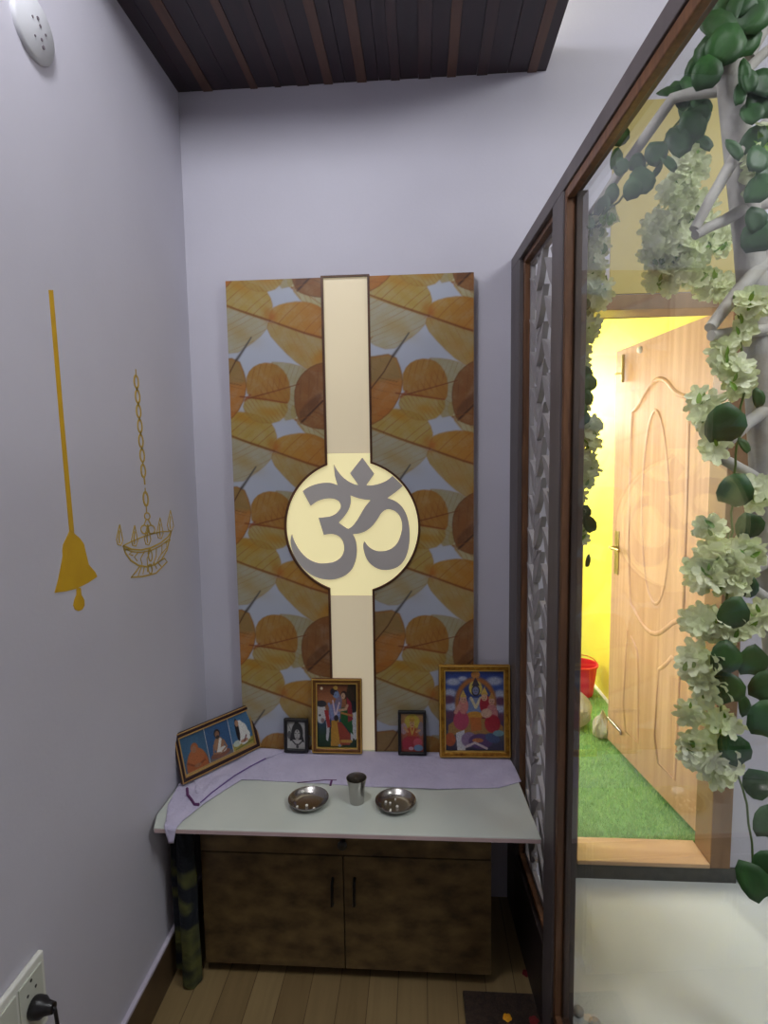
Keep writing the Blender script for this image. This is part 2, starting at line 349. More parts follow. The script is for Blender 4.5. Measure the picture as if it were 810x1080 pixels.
# ------------------------------------------------------------ leaf wallpaper panel with lit Om
PY = -.03                                                   # front face of the panel
PL, PR, PZ0, PZ1 = .139, .928, .5425, 2.108
Cc = on(371, 556, 1, PY); RC = on(441, 556, 1, PY).x - Cc.x; CX, CZ = Cc.x, Cc.z
SX0, SX1 = on(343,400,1,PY).x, on(389,400,1,PY).x
TW = .508; TH = .416
def paint_leaves(X, Z):
    """X, Z world coordinates -> sRGB 0..1 of the printed, overlapping skeleton leaves"""
    o_ = on(232+655/2.978, 280+158/2.978, 1, PY); k = 1/2.978/318.0
    gx = (X-o_.x)/k; gy = -(Z-o_.z)/k; PW, PH = TW/k, TH/k; sh = 0.0
    c = np.ones(X.shape+(3,))*np.array([188,194,210])/255.
    ns = np.sin(gx*.068+1.3*np.sin(gy*.052))*np.sin(gy*.084+1.7*np.sin(gx*.043))
    ns2 = np.sin(gx*.25+2*np.sin(gy*.16))*np.sin(gy*.29+2*np.sin(gx*.14))
    Rr = (655,158); Ll = (120,175)
    def each(x0, x1, y0, y1):
        for ix in range(-3,4):
            for iy in range(-5,8):
                ax, ay = ix*PW, iy*PH
                cols = np.where((gx[0] > x0+ax) & (gx[0] < x1+ax))[0]; rows = np.where((gy[:,0] > y0+ay) & (gy[:,0] < y1+ay))[0]
                if len(cols) and len(rows):
                    yield slice(rows[0],rows[-1]+1), slice(cols[0],cols[-1]+1), ax, ay
    def sdf(px, py, P):
        d = np.full(px.shape, 1e9); ins = np.zeros(px.shape, bool); n = len(P)
        for i in range(n):
            x0,y0 = P[i]; x1,y1 = P[(i+1)%n]; ex,ey = x1-x0,y1-y0; L2 = ex*ex+ey*ey+1e-9
            t = np.clip(((px-x0)*ex+(py-y0)*ey)/L2,0,1); d = np.minimum(d,(px-x0-t*ex)**2+(py-y0-t*ey)**2)
            if y0 != y1: ins ^= ((y0 > py) != (y1 > py)) & (px < ex*(py-y0)/ey+x0)
        return np.where(ins,1,-1)*np.sqrt(d)
    def layer(P, org, col, al, rib=None, vs=0, sp=20, sl=.7, soft=3, vc=(140,74,28), rim=.13, smooth=1, shade=None):
        P = [(a-org[0],b-org[1]) for a,b in P]
        for _ in range(smooth):
            P = [q for i in range(len(P)) for q in ((P[i][0]*.75+P[(i+1)%len(P)][0]*.25,P[i][1]*.75+P[(i+1)%len(P)][1]*.25),(P[i][0]*.25+P[(i+1)%len(P)][0]*.75,P[i][1]*.25+P[(i+1)%len(P)][1]*.75))]
        xs_ = [p[0] for p in P]; ys_ = [p[1] for p in P]
        for rs, cl_, ax, ay in each(min(xs_)-8,max(xs_)+8,min(ys_)-8,max(ys_)+8):
            px = gx[rs,cl_]-ax; py = gy[rs,cl_]-ay; d = sdf(px,py,P); d = d+4; m_ = np.clip(d/soft+.3,0,1); cc = c[rs,cl_]
            a = np.clip(m_*al*(1+.12*ns[rs,cl_]+.06*ns2[rs,cl_]),0,1)[...,None]; colr = (np.array(col)*.86+np.array([150,140,120])*.12)/255.
            if shade is not None:
                (sx,sy),(tx,ty),col2 = shade; sx-=org[0]; sy-=org[1]; tx-=org[0]; ty-=org[1]
                w_ = np.clip(((px-sx)*(tx-sx)+(py-sy)*(ty-sy))/((tx-sx)**2+(ty-sy)**2),0,1)[...,None]; colr = colr*(1-w_)+np.array(col2)/255.*w_
            cc = cc*(1-a)+(.72*colr+.28*np.minimum(cc*colr*1.5,1))*a
            vcl = np.array(vc)/255.; r_ = (np.exp(-((d-1.5)/2.0)**2)*rim)[...,None]; cc = cc*(1-r_)+vcl*r_
            if rib and vs:
                (x0,y0),(x1,y1) = rib; x0-=org[0]; y0-=org[1]; x1-=org[0]; y1-=org[1]; L = math.hypot(x1-x0,y1-y0); dx,dy = (x1-x0)/L,(y1-y0)/L
                t = (px-x0)*dx+(py-y0)*dy; s = -(px-x0)*dy+(py-y0)*dx
                ph = (t-np.abs(s)*sl-.0016*s*s)/sp; fr = np.abs(ph-np.round(ph))*sp
                v_ = (np.exp(-(fr/1.6)**2)*vs*.95*m_*(d > 2)*(.6+.4*np.sin(px*.05+py*.07)))[...,None]; cc = cc*(1-v_)+vcl*v_
                ph = (t+np.abs(s)*1.3)/7.5; fr = np.abs(ph-np.round(ph))*7.5; v_ = (np.exp(-(fr/1.3)**2)*.05*m_)[...,None]; cc = cc*(1-v_)+vcl*v_
            c[rs,cl_] = cc
    def blob(cx,cy,rx,ry,rot,org,col,al):
        cx-=org[0]; cy-=org[1]; R_ = max(rx,ry)*1.6
        for rs, cl_, ax, ay in each(cx-R_,cx+R_,cy-R_,cy+R_):
            px = gx[rs,cl_]-ax-cx; py = gy[rs,cl_]-ay-cy; u_ = (px*cos(rot)+py*sin(rot))/rx; w_ = (-px*sin(rot)+py*cos(rot))/ry
            a = (np.exp(-(u_*u_+w_*w_)*1.6)*al)[...,None]; c[rs,cl_] = c[rs,cl_]*(1-a)+np.array(col)/255.*a
    def stick(P, org, w0, w1, col, al):
        P = [(a-org[0],b-org[1]) for a,b in P]; xs_ = [p[0] for p in P]; ys_ = [p[1] for p in P]; n = len(P)-1
        for rs, cl_, ax, ay in each(min(xs_)-8,max(xs_)+8,min(ys_)-8,max(ys_)+8):
            px = gx[rs,cl_]-ax; py = gy[rs,cl_]-ay; m_ = np.zeros(px.shape)
            for i in range(n):
                x0,y0 = P[i]; x1,y1 = P[i+1]; ex,ey = x1-x0,y1-y0; t = np.clip(((px-x0)*ex+(py-y0)*ey)/(ex*ex+ey*ey),0,1)
                d = np.hypot(px-x0-t*ex,py-y0-t*ey); w_ = w0+(w1-w0)*(i+t)/n; m_ = np.maximum(m_,np.exp(-(d/w_)**2))
            m_ = (m_*al)[...,None]; c[rs,cl_] = c[rs,cl_]*(1-m_)+np.array(col)/255.*m_
    # pale and fan leaves first, the strong ones over them
    layer([(186,34),(240,30),(262,52),(250,70),(190,82),(178,60)], Ll, (196,184,118), .75, ((190,80),(255,30)), .3, 14, .6)
    layer([(190,80),(250,70),(325,78),(338,112),(318,150),(270,146),(225,124)], Ll, (188,172,108), .78, ((190,80),(330,120)), .35, 17, .7)
    layer([(418,110),(470,88),(560,125),(655,158),(635,192),(590,226),(540,254),(480,232),(430,180)], Rr, (178,166,122), .78, ((655,158),(470,88)), .35, 22, .85, soft=5)
    layer([(415,74),(480,56),(530,38),(590,42),(642,66),(662,100),(662,140),(655,158),(560,125),(440,78)], Rr, (184,152,66), .9, ((470,88),(655,158)), .5, 24, .5, soft=4)
    blob(565,55,50,20,.35,Rr,(184,128,28),.75); blob(648,135,18,26,0,Rr,(176,110,34),.55)
    layer([(120,175),(250,222),(338,246),(336,290),(305,322),(262,330),(215,312),(160,262),(112,205)], Ll, (178,146,78), .9, ((120,175),(335,246)), .25, 26, .9, soft=4)
    layer([(120,175),(128,142),(160,129),(215,123),(258,132),(294,156),(322,184),(340,215),(338,246),(250,222)], Ll, (188,136,46), .95, ((120,175),(335,246)), .45, 28, .45, soft=5, shade=((150,150),(320,200),(178,112,40)))
    blob(278,285,60,26,-.7,Ll,(190,122,26),.7); blob(128,165,16,20,0,Ll,(176,96,36),.6)
    layer([(110,300),(170,304),(220,318),(256,350),(236,400),(196,466),(150,474),(150,400)], Ll, (166,154,104), .8, ((120,390),(240,350)), .3, 18, .7, soft=5)
    layer([(40,398),(165,420),(164,452),(130,482),(66,478),(28,442)], Ll, (180,152,72), .86, ((20,400),(165,420)), .45, 15, .8, soft=5)
    layer([(46,402),(42,350),(58,318),(92,302),(132,306),(160,330),(174,368),(172,410),(165,422),(100,410)], Ll, (174,122,46), .95, ((30,408),(200,368)), .5, 19, .35, soft=4)
    layer([(46,402),(100,352),(150,330),(172,368),(172,410),(165,422),(100,410)], Ll, (176,122,48), .3, ((20,400),(165,420)), .55, 21, -.9, rim=0)
    blob(110,450,52,20,.2,Ll,(184,128,36),.7); blob(560,190,70,26,.5,Rr,(176,140,70),.45); blob(205,265,40,26,.6,Ll,(180,130,56),.5); blob(225,395,18,34,.4,Ll,(184,134,40),.6)
    D_ = [(325,290),(288,306),(258,336),(245,378),(248,432),(262,466),(300,481),(340,486),(400,488),(470,478),(520,452),(555,412),(573,362),(570,320),(550,268),(480,277),(400,282)]
    o2 = (655,158)
    layer(D_, o2, (142,90,48), .96, ((262,466),(560,250)), .3, 34, .6, soft=3, vc=(80,44,24), rim=.3, shade=((300,400),(520,420),(182,118,52)))
    layer([(400,282),(480,277),(550,268),(570,320),(572,345),(520,340),(460,360),(420,350)], o2, (150,138,92), .8, soft=14, rim=.1)
    layer([(255,466),(262,425),(325,375),(325,398)], o2, (84,48,30), .45, soft=8, rim=0)
    # ribs and stalks
    stick([(20,400),(90,409),(165,422)], Ll, 2.4, 1.8, (130,60,24), .85); stick([(46,406),(120,388),(205,366)], Ll, 2.2, 1.4, (120,58,24), .85); stick([(34,412),(52,396)], Ll, 4, 4, (150,70,30), .7)
    stick([(476,90),(560,124),(655,158)], Rr, 1.8, 3.2, (124,66,26), .9); stick([(120,175),(225,214),(338,248)], Ll, 2.4, 2.8, (118,60,24), .85)
    stick([(262,466),(330,402),(476,372)], o2, 3.6, 1.8, (66,36,22), .9); stick([(476,372),(520,318),(548,270)], o2, 1.8, 2.0, (84,48,26), .9)
    stick([(548,272),(572,240),(596,206)], o2, 4.5, 2.0, (78,74,74), .9); stick([(472,232),(486,214)], o2, 3, 2, (150,96,40), .5)
    for q in ([(190,80),(222,74),(262,66)], [(190,80),(204,96),(216,112)], [(190,80),(240,104),(290,140)]): stick(q, Ll, 2.2, 1.0, (150,92,40), .6)
    for a, b in (((330,410),(440,440)),((300,432),(420,480)),((345,398),(360,330)),((476,372),(400,300)),((505,336),(560,350))): stick([a,b], o2, 1.3, 1.0, (96,54,26), .5)
    g_ = c.mean(-1, keepdims=True)
    return np.clip((g_+(c-g_)*.98)*.90, 0, 1)
def s2l(c): return np.where(c <= .04045, c/12.92, ((c+.055)/1.055)**2.4)
def grid_mesh(name, P, rgb, keep, mt, parent):
    """P (h,w,3) points, rgb (h,w,3) sRGB, keep (h-1,w-1) cells"""
    h, w = P.shape[:2]; idx = np.arange(h*w).reshape(h,w)
    q = np.stack([idx[:-1,:-1], idx[:-1,1:], idx[1:,1:], idx[1:,:-1]], -1)[keep]
    used = np.unique(q); rm = -np.ones(h*w, int); rm[used] = np.arange(len(used)); q = rm[q]
    L = ROOTLOC[parent.name] if parent else (0,0,0)
    V = P.reshape(-1,3)[used]-np.array(L)
    me = bpy.data.meshes.new(name); me.vertices.add(len(V)); me.vertices.foreach_set('co', V.astype(np.float32).ravel())
    me.loops.add(q.size); me.loops.foreach_set('vertex_index', q.ravel().astype(np.int32))
    me.polygons.add(len(q)); me.polygons.foreach_set('loop_start', np.arange(0,q.size,4,dtype=np.int32)); me.polygons.foreach_set('loop_total', np.full(len(q),4,dtype=np.int32))
    me.update(calc_edges=True)
    a = me.color_attributes.new('Col', 'FLOAT_COLOR', 'POINT'); cc = np.ones((len(V),4)); cc[:,:3] = s2l(rgb.reshape(-1,3)[used]); a.data.foreach_set('color', cc.astype(np.float32).ravel())
    me.materials.append(mt); o = bpy.data.objects.new(name, me); COL.objects.link(o)
    if parent: o.parent = parent
    return o
pn = thing('wall_panel', 'tall amber leaf printed wall panel with a lit cream strip and round Om light', 'wall panel', (.533,-.015,PZ0))
st = .0027; nx = int((PR-PL)/st)+1; nz = int((PZ1-PZ0)/st)+1
xs = np.linspace(PL, PR, nx); zs = np.linspace(PZ0, PZ1, nz)
GX, GZ = np.meshgrid(xs, zs); P = np.stack([GX, np.full(GX.shape, PY), GZ], -1)
cxm = (xs[:-1]+xs[1:])/2; czm = (zs[:-1]+zs[1:])/2; MX, MZ = np.meshgrid(cxm, czm)
TB = .007
keep = ~(((MX > SX0-TB*.5)&(MX < SX1+TB*.5)) | ((MX-CX)**2+(MZ-CZ)**2 < (RC+TB*.5)**2))
mPaper = attrmat('leaf_wallpaper', .42, .4)
grid_mesh('leaf_print', P, paint_leaves(GX, GZ), keep, mPaper, pn)
# core board behind the print, with the cut-out
a0 = math.acos(max(-1,min(1,(SX0-TB-CX)/(RC+TB)))); a1 = math.acos((SX1+TB-CX)/(RC+TB))
Lh = [(PL,PZ0),(SX0-TB,PZ0)] + lathe_arc(CX,CZ,RC+TB, -a0+2*pi, a0, 40) + [(SX0-TB,PZ1),(PL,PZ1)]
Rh = [(SX1+TB,PZ0),(PR,PZ0),(PR,PZ1),(SX1+TB,PZ1)] + lathe_arc(CX,CZ,RC+TB, a1, -a1, 40)
fy = lambda a,b,d: (a,d,b)
core = MB(); core.prism([Lh], fy, PY+.0006, -.0005); core.prism([Rh], fy, PY+.0006, -.0005)
obj('core_board', core, mTrim, pn)
# brown edging that follows strip and circle
def ring(off0, off1):
    b0 = math.acos((SX0-off0-CX)/(RC+off0)); c0 = math.acos((SX1+off0-CX)/(RC+off0)); b1_ = math.acos((SX0-off1-CX)/(RC+off1)); c1_ = math.acos((SX1+off1-CX)/(RC+off1))
    l = [(SX0-off0,PZ0)]+lathe_arc(CX,CZ,RC+off0,2*pi-b0,b0,48)+[(SX0-off0,PZ1)] + [(SX0-off1,PZ1)]+lathe_arc(CX,CZ,RC+off1,b1_,2*pi-b1_,48)+[(SX0-off1,PZ0)]
    r = [(SX1+off0,PZ0)]+lathe_arc(CX,CZ,RC+off0,-c0,c0,48)+[(SX1+off0,PZ1)] + [(SX1+off1,PZ1)]+lathe_arc(CX,CZ,RC+off1,c1_,-c1_,48)+[(SX1+off1,PZ0)]
    return l, r
l, r = ring(0, TB); ed = MB(); ed.prism([l], fy, PY-.003, -.004); ed.prism([r], fy, PY-.003, -.004)
ed.box((SX0-TB,PY-.003,PZ1),(SX1+TB,-.001,PZ1+.005)); obj('edging', ed, mTrim, pn)
zt = on(370,478,1,PY).z; zb = on(370,628,1,PY).z
obj('light_strip', MB().box((SX0,PY+.006,zt+.001),(SX1,-.002,PZ1)).box((SX0,PY+.006,PZ0),(SX1,-.002,zb-.001)), mStrip, pn)
dc = MB(); hs = (zt-CZ); 
disc = [(SX0,zt)]+lathe_arc(CX,CZ,RC, math.acos((SX0-CX)/RC), 2*pi-math.acos((SX0-CX)/RC), 60)+[(SX0,zb),(SX1,zb)]+lathe_arc(CX,CZ,RC,-math.acos((SX1-CX)/RC),math.acos((SX1-CX)/RC),60)+[(SX1,zt)]
dc.prism([disc], fy, PY+.006, -.002); obj('round_light', dc, mDisc, pn)
OM = [(147,218),(165,204),(185,192),(225,178),(270,171),(305,174),(335,187),(325,160),(318,130),(314,75),(330,105),(355,138),(390,165),(420,180),(445,186),(400,122),(466,38),(530,125),(487,187),(520,187),(560,178),(600,160),(627,136),(683,190),(650,220),(600,255),(640,268),(675,295),(700,335),(715,385),(720,440),(718,500),(705,560),(680,605),(645,630),(595,642),(550,635),(510,610),(485,575),(472,530),(470,500),(478,485),(490,505),(515,528),(550,540),(590,538),(625,525),(655,495),(672,450),(680,410),(675,370),(660,340),(635,320),(600,312),(570,330),(550,365),(525,400),(490,430),(450,445),(415,448),(430,475),(437,510),(437,555),(428,600),(410,640),(375,670),(330,688),(280,693),(220,680),(170,650),(130,608),(100,560),(85,510),(82,475),(90,447),(100,480),(120,520),(150,560),(190,590),(235,605),(280,603),(320,595),(350,575),(367,545),(370,515),(363,485),(345,460),(315,447),(285,447),(260,452),(232,360),(260,358),(300,352),(330,335),(350,310),(352,290),(340,270),(315,258),(280,256),(240,265),(215,278),(190,297)]
OMH = [(402,240),(430,252),(470,262),(510,266),(480,300),(455,345),(430,385),(410,408),(390,420),(365,405),(340,387),(365,360),(390,325),(403,290),(405,265)]
def chaikin(P, n=1, sharp=55):
    for _ in range(n):
        Q = []; L = len(P)
        for i in range(L):
            a, b, c = Vector(P[i-1]), Vector(P[i]), Vector(P[(i+1)%L]); u, w = (b-a), (c-b)
            if u.length < 1e-9 or w.length < 1e-9 or degrees_(u, w) > sharp: Q.append(tuple(b))
            else: Q += [tuple(b-u*.25), tuple(b+w*.25)]
        P = Q
    return P
def degrees_(u, w): return math.degrees(u.angle(w))
def omw(L): return [(p.x, p.z) for p in (on(290+a/5.0625, 475+b/5.0625, 1, PY-.001) for a,b in chaikin(L,2))]
om = MB(); om.prism([omw(OM), omw(OMH)], fy, PY-.001, PY+.0055)
obj('om_symbol', om, mOm, pn, bevel=.0006)['label'] = 'grey cut-out Om letter on the lit disc'

# ------------------------------------------------------------ counter and cabinet
CZT = .540
ct = thing('marble_shelf', 'white marble shelf slab with pink edge over the low cabinet', 'shelf', (.53,-.22,.515))
sl = MB(); tp = [(.003,-.001),(1.042,-.001),(1.066,-.455),(.022,-.458),(.003,-.40)]
sl.prism([tp], lambda a,b,d: (a,b,d), .526, CZT); obj('slab', sl, mMarble, ct, bevel=.003)
obj('slab_edge', MB().prism([[(.024,-.4585),(1.064,-.4555),(1.064,-.4525),(.024,-.4555)]], lambda a,b,d: (a,b,d), .5265, .5375), mEdge, ct)
cb = thing('cabinet', 'low brown veneer cabinet with drawer and two doors under the marble shelf', 'cabinet', (.53,-.17,0))
X0, X1, YF = .100, .952, -.345
obj('carcass', MB().box((X0,YF+.018,.035),(X1,-.004,.5255)).box((X0+.03,YF+.05,0),(X1-.03,-.02,.035)), mPly, cb, bevel=.001)
XM = on(363,960,1,YF).x; ZD = on(363,903,1,YF).z
dr = obj('drawer', MB().box((X0+.002,YF,ZD+.003),(X1-.002,YF+.018,.5235)), mPly, cb, bevel=.0015)
obj('knob', MB().lathe([(.006,0),(.007,.010),(.013,.016),(.014,.022),(.009,.027)], (on(362,891,1,YF).x,YF,on(362,892,1,YF-.02).z), 20, 'y'), mBlack, dr, smooth=True)
for s, xa, xb, hx in ((0, X0+.002, XM-.0015, 351), (1, XM+.0015, X1-.002, 374)):
    d = obj('door', MB().box((xa,YF,.037),(xb,YF+.018,ZD-.001)), mPly, cb, bevel=.0015)
    h1, h2 = on(hx,926,1,YF), on(hx,953,1,YF)
    obj('handle', MB().tube([h1, h1+Vector((0,-.016,-.006)), h2+Vector((0,-.016,.006)), h2], .0045, 8), mBlackM, d, smooth=True)

# cloth on the shelf
cl = thing('altar_cloth', 'lavender cotton cloth spread over the back of the white shelf', 'cloth', (.5,-.15,CZT))
def fz(x, y): return CZT+.0018+.0009*(sin(x*60+y*30)+sin(x*23-y*71))*.5+.0009
def cloth_grid(poly, lift, mt, name, hang=None, st=.008):
    from mathutils.geometry import intersect_point_tri_2d
    xs_ = [p[0] for p in poly]; ys_ = [p[1] for p in poly]
    tri = tessellate_polygon([[Vector((a,b,0)) for a,b in poly]])
    bm = bmesh.new(); vs = [bm.verts.new((a,b,0)) for a,b in poly]
    for t in tri:
        try: bm.faces.new([vs[i] for i in t])
        except ValueError: pass
    for ax, lo, hi in ((0,min(xs_),max(xs_)),(1,min(ys_),max(ys_))):
        q = lo+st
        while q < hi:
            no = (1,0,0) if ax == 0 else (0,1,0); co = (q,0,0) if ax == 0 else (0,q,0)
            bmesh.ops.bisect_plane(bm, geom=bm.verts[:]+bm.edges[:]+bm.faces[:], plane_co=co, plane_no=no); q += st
    for v in bm.verts:
        x_, y_ = v.co.x, v.co.y; z_ = fz(x_, y_)+lift(x_, y_)
        if y_ < -.461: z_ = CZT+.001-(-.461-y_)*.95; y_ = -.4615-(-.461-v.co.y)*.12
        v.co = Vector((x_-.5, y_+.15, z_-CZT))
    me = bpy.data.meshes.new(name); bm.to_mesh(me); bm.free(); me.materials.append(mt)
    me.polygons.foreach_set('use_smooth', [True]*len(me.polygons))
    o = bpy.data.objects.new(name, me); COL.objects.link(o); o.parent = cl
    so = o.modifiers.new('s','SOLIDIFY'); so.thickness = .0012; so.offset = 1; return o
base = [(1.040,-.034),(1.052,-.12),(1.058,-.195),(.985,-.232),(.90,-.238),(.797,-.247),(.66,-.243),(.56,-.240),(.474,-.232),(.36,-.226),(.26,-.222),(.192,-.222),(.155,-.285),(.118,-.355),(.092,-.43),(.080,-.50),(.066,-.502),(.048,-.44),(.018,-.36),(.005,-.26),(.005,-.034)]
cloth_grid(base, lambda x_,y_: .0035*exp(-((x_-.10-.3*(y_+.3))/.018)**2)*(y_<-.2) + .0015*max(0,sin(x_*9+1)), mCloth, 'cloth_sheet')
cloth_grid([(.30,-.036),(.235,-.10),(.165,-.20),(.105,-.315),(.075,-.30),(.055,-.25),(.006,-.22),(.006,-.036)], lambda x_,y_: .004+.002*sin(x_*40), mCloth, 'cloth_fold')
def hem(path, r=.0022, l=.0085):
    m_ = MB(); m_.tube([(a,b,fz(a,b)+l) for a,b in path], r, 6); return m_
obj('hem_stripe', hem([(.044,-.285),(.058,-.315),(.080,-.34),(.098,-.362),(.112,-.362)], .004, .0060), mClothDk, cl)
obj('hem_line', hem([(.112,-.350),(.125,-.300),(.165,-.205),(.20,-.15),(.235,-.10)], .0018, .0045), mat('violet_hem', (112,84,150), .85), cl)
obj('thread_mark', hem([(.37,-.232),(.42,-.222),(.452,-.215),(.49,-.213)], .0012, .0012).box((.472,-.243,CZT+.003),(.478,-.214,CZT+.006)), mClothDk, cl)

# ------------------------------------------------------------ painted pictures
class Paint:
    def __init__(s, w, h, st, bg):
        s.nx = max(8,int(w/st)); s.ny = max(8,int(h/st)); s.w = w; s.h = h
        s.x, s.y = np.meshgrid(np.linspace(0,1,s.nx), np.linspace(0,1,s.ny)); s.c = np.ones(s.x.shape+(3,))*np.array(bg)/255.; s.asp = w/h
    def mix(s, m_, col, a=1): m_ = np.clip(m_*a,0,1)[...,None]; s.c = s.c*(1-m_)+np.array(col)/255.*m_
    def ell(s, cx, cy, rx, ry, col, rot=0, a=1, soft=.12):
        dx = (s.x-cx)*s.asp; dy = s.y-cy; rx = rx*s.asp; ca, sa = cos(rot), sin(rot)
        q = np.sqrt(((dx*ca+dy*sa)/rx)**2+((-dx*sa+dy*ca)/ry)**2); s.mix(np.clip((1-q)/soft,0,1), col, a)
    def poly(s, pts, col, a=1):
        inside = np.zeros(s.x.shape, bool); j = len(pts)-1
        for i in range(len(pts)):
            xi,yi = pts[i]; xj,yj = pts[j]
            if yi != yj:
                inside ^= ((yi > s.y) != (yj > s.y)) & (s.x < (xj-xi)*(s.y-yi)/(yj-yi)+xi)
            j = i
        s.mix(inside.astype(float), col, a)
    def rect(s, x0, y0, x1, y1, col, a=1): s.poly([(x0,y0),(x1,y0),(x1,y1),(x0,y1)], col, a)
    def line(s, pts, wd, col, a=1):
        for (x0,y0),(x1,y1) in zip(pts, pts[1:]):
            dx, dy = (x1-x0)*s.asp, y1-y0; L2 = dx*dx+dy*dy+1e-9
            t = np.clip(((s.x-x0)*s.asp*dx+(s.y-y0)*dy)/L2, 0, 1)
            d = np.hypot((s.x-x0)*s.asp-t*dx, s.y-y0-t*dy); s.mix(np.clip((wd-d)/(wd*.4),0,1), col, a)
    def grad(s, y0, c0, y1, c1):
        t = np.clip((s.y-y0)/(y1-y0),0,1)[...,None]; m_ = ((s.y >= y0)&(s.y <= y1))[...,None]
        s.c = np.where(m_, (np.array(c0)*(1-t)+np.array(c1)*t)/255., s.c)
    def speck(s, amt):
        s.c = np.clip(s.c*(1+amt*RNG.standard_normal(s.c.shape[:2])[...,None]), 0, 1)
mPrint = attrmat('glossy_print', .3, .5)
def framed(name, label, W_, H_, fw, loc, lean, rz, paint, frame_mats, inner=.004, depth=.014, mat_board=None, group=None, st=.0016, prof=True, px=0):
    r = thing(name, label, 'framed picture', loc, group)
    r.rotation_mode = 'XYZ'; r.rotation_euler = (-lean, px, rz)
    def fr(w2, h0, h1, t, y0, y1):
        m_ = MB(); f_ = lambda a,b,d: (a,d,b)
        m_.prism([[(-w2,h0),(w2,h0),(w2,h1),(-w2,h1)], [(-w2+t,h0+t),(-w2+t,h1-t),(w2-t,h1-t),(w2-t,h0+t)]], f_, y0, y1); return m_
    obj('frame', fr(W_/2, 0, H_, fw, 0, depth), frame_mats[0], r, bevel=fw*.28, local=True, seg=3)
    if prof: obj('outer_lip', fr(W_/2-fw*.12, fw*.12, H_-fw*.12, fw*.22, -.0015, .004), frame_mats[1], r, bevel=.0006, local=True)
    obj('inner_lip', fr(W_/2-fw+.0004, fw-.0004, H_-fw+.0004, inner, .0015, depth*.8), frame_mats[1], r, bevel=.0008, local=True)
    obj('backing', MB().box((-W_/2+fw*.5, depth*.75, fw*.5),(W_/2-fw*.5, depth-.0005, H_-fw*.5)), mBlack, r, local=True)
    iw, ih = W_-2*fw-inner*1.2, H_-2*fw-inner*1.2; p = paint(Paint(iw, ih, st, (90,90,90)))
    gq = p.c.mean(-1, keepdims=True); p.c = (gq+(p.c-gq)*.82)*.86
    XX = -iw/2+p.x*iw; ZZ = fw+inner*.6+(1-p.y)*ih
    P_ = np.stack([XX, np.full(XX.shape, depth*.55), ZZ], -1)
    ROOTLOC['_l'] = (0,0,0)
    o = grid_mesh('picture_print', P_, p.c, np.ones((p.ny-1,p.nx-1),bool), mPrint, None); o.parent = r
    return r
SKIN=(196,140,100); BLUE=(112,140,196)
def p_pair(p):                                    # two standing figures with white cows
    p.grad(0,(120,60,30),.25,(190,110,60)); p.grad(.25,(190,110,60),.55,(130,90,60)); p.grad(.55,(40,70,120),.8,(24,60,40)); p.grad(.8,(24,70,30),1,(16,56,22))
    p.ell(.12,.08,.035,.025,(250,225,180)); p.ell(.88,.25,.16,.3,(56,44,26)); p.line([(.85,.1),(.95,.35),(.92,.6)],.03,(70,46,28))
    p.ell(.1,.47,.14,.17,(214,212,214)); p.ell(.11,.32,.14,.055,(60,58,66)); p.ell(.07,.5,.03,.02,(40,40,46)); p.ell(.14,.58,.05,.04,(150,120,120))
    p.poly([(.2,.45),(.32,.5),(.3,.8),(.27,.9),(.22,.88),(.24,.7)],(206,206,212)); p.poly([(.18,.42),(.28,.42),(.34,.68),(.26,.7)],(190,40,44))
    p.poly([(.84,.42),(1,.42),(1,.85),(.95,.88),(.9,.84),(.88,.9),(.84,.88)],(210,210,214)); p.ell(.9,.36,.14,.1,(30,34,44))
    p.poly([(.34,.38),(.6,.34),(.56,.6),(.38,.62)],BLUE); p.ell(.42,.45,.13,.15,(130,130,190)); p.ell(.52,.36,.1,.2,(120,120,170),.2,.8)
    p.poly([(.36,.58),(.54,.56),(.62,.98),(.34,.98)],(214,150,30)); p.poly([(.50,.6),(.6,.6),(.84,.8),(.82,.96),(.58,.96)],(176,60,36)); p.line([(.62,.9),(.84,.9)],.03,(220,160,50))
    p.poly([(.6,.38),(.86,.36),(.9,.8),(.7,.66),(.6,.6)],(24,100,40)); p.poly([(.74,.2),(.86,.3),(.9,.56),(.78,.6)],(170,30,50)); p.line([(.62,.46),(.88,.5)],.02,(200,130,50))
    p.ell(.48,.17,.085,.065,(120,150,200)); p.ell(.42,.13,.09,.06,(40,30,44),-.5); p.ell(.47,.07,.06,.035,(216,170,60)); p.ell(.48,.17,.05,.045,(130,158,206))
    p.ell(.68,.18,.085,.07,(60,34,28)); p.ell(.66,.195,.055,.052,(226,176,136)); p.line([(.56,.42),(.72,.4),(.76,.34)],.025,(222,170,130)); p.line([(.3,.32),(.4,.5),(.55,.5)],.025,(130,150,205))
    p.line([(.4,.27),(.46,.52),(.56,.3)],.015,(230,200,210)); p.ell(.48,.54,.06,.05,(50,36,40)); p.ell(.56,.97,.04,.02,(130,160,210)); p.line([(.47,.168),(.47,.19)],.006,(40,40,70)); p.line([(.645,.187),(.65,.2)],.006,(70,30,30))
    p.speck(.08); return p
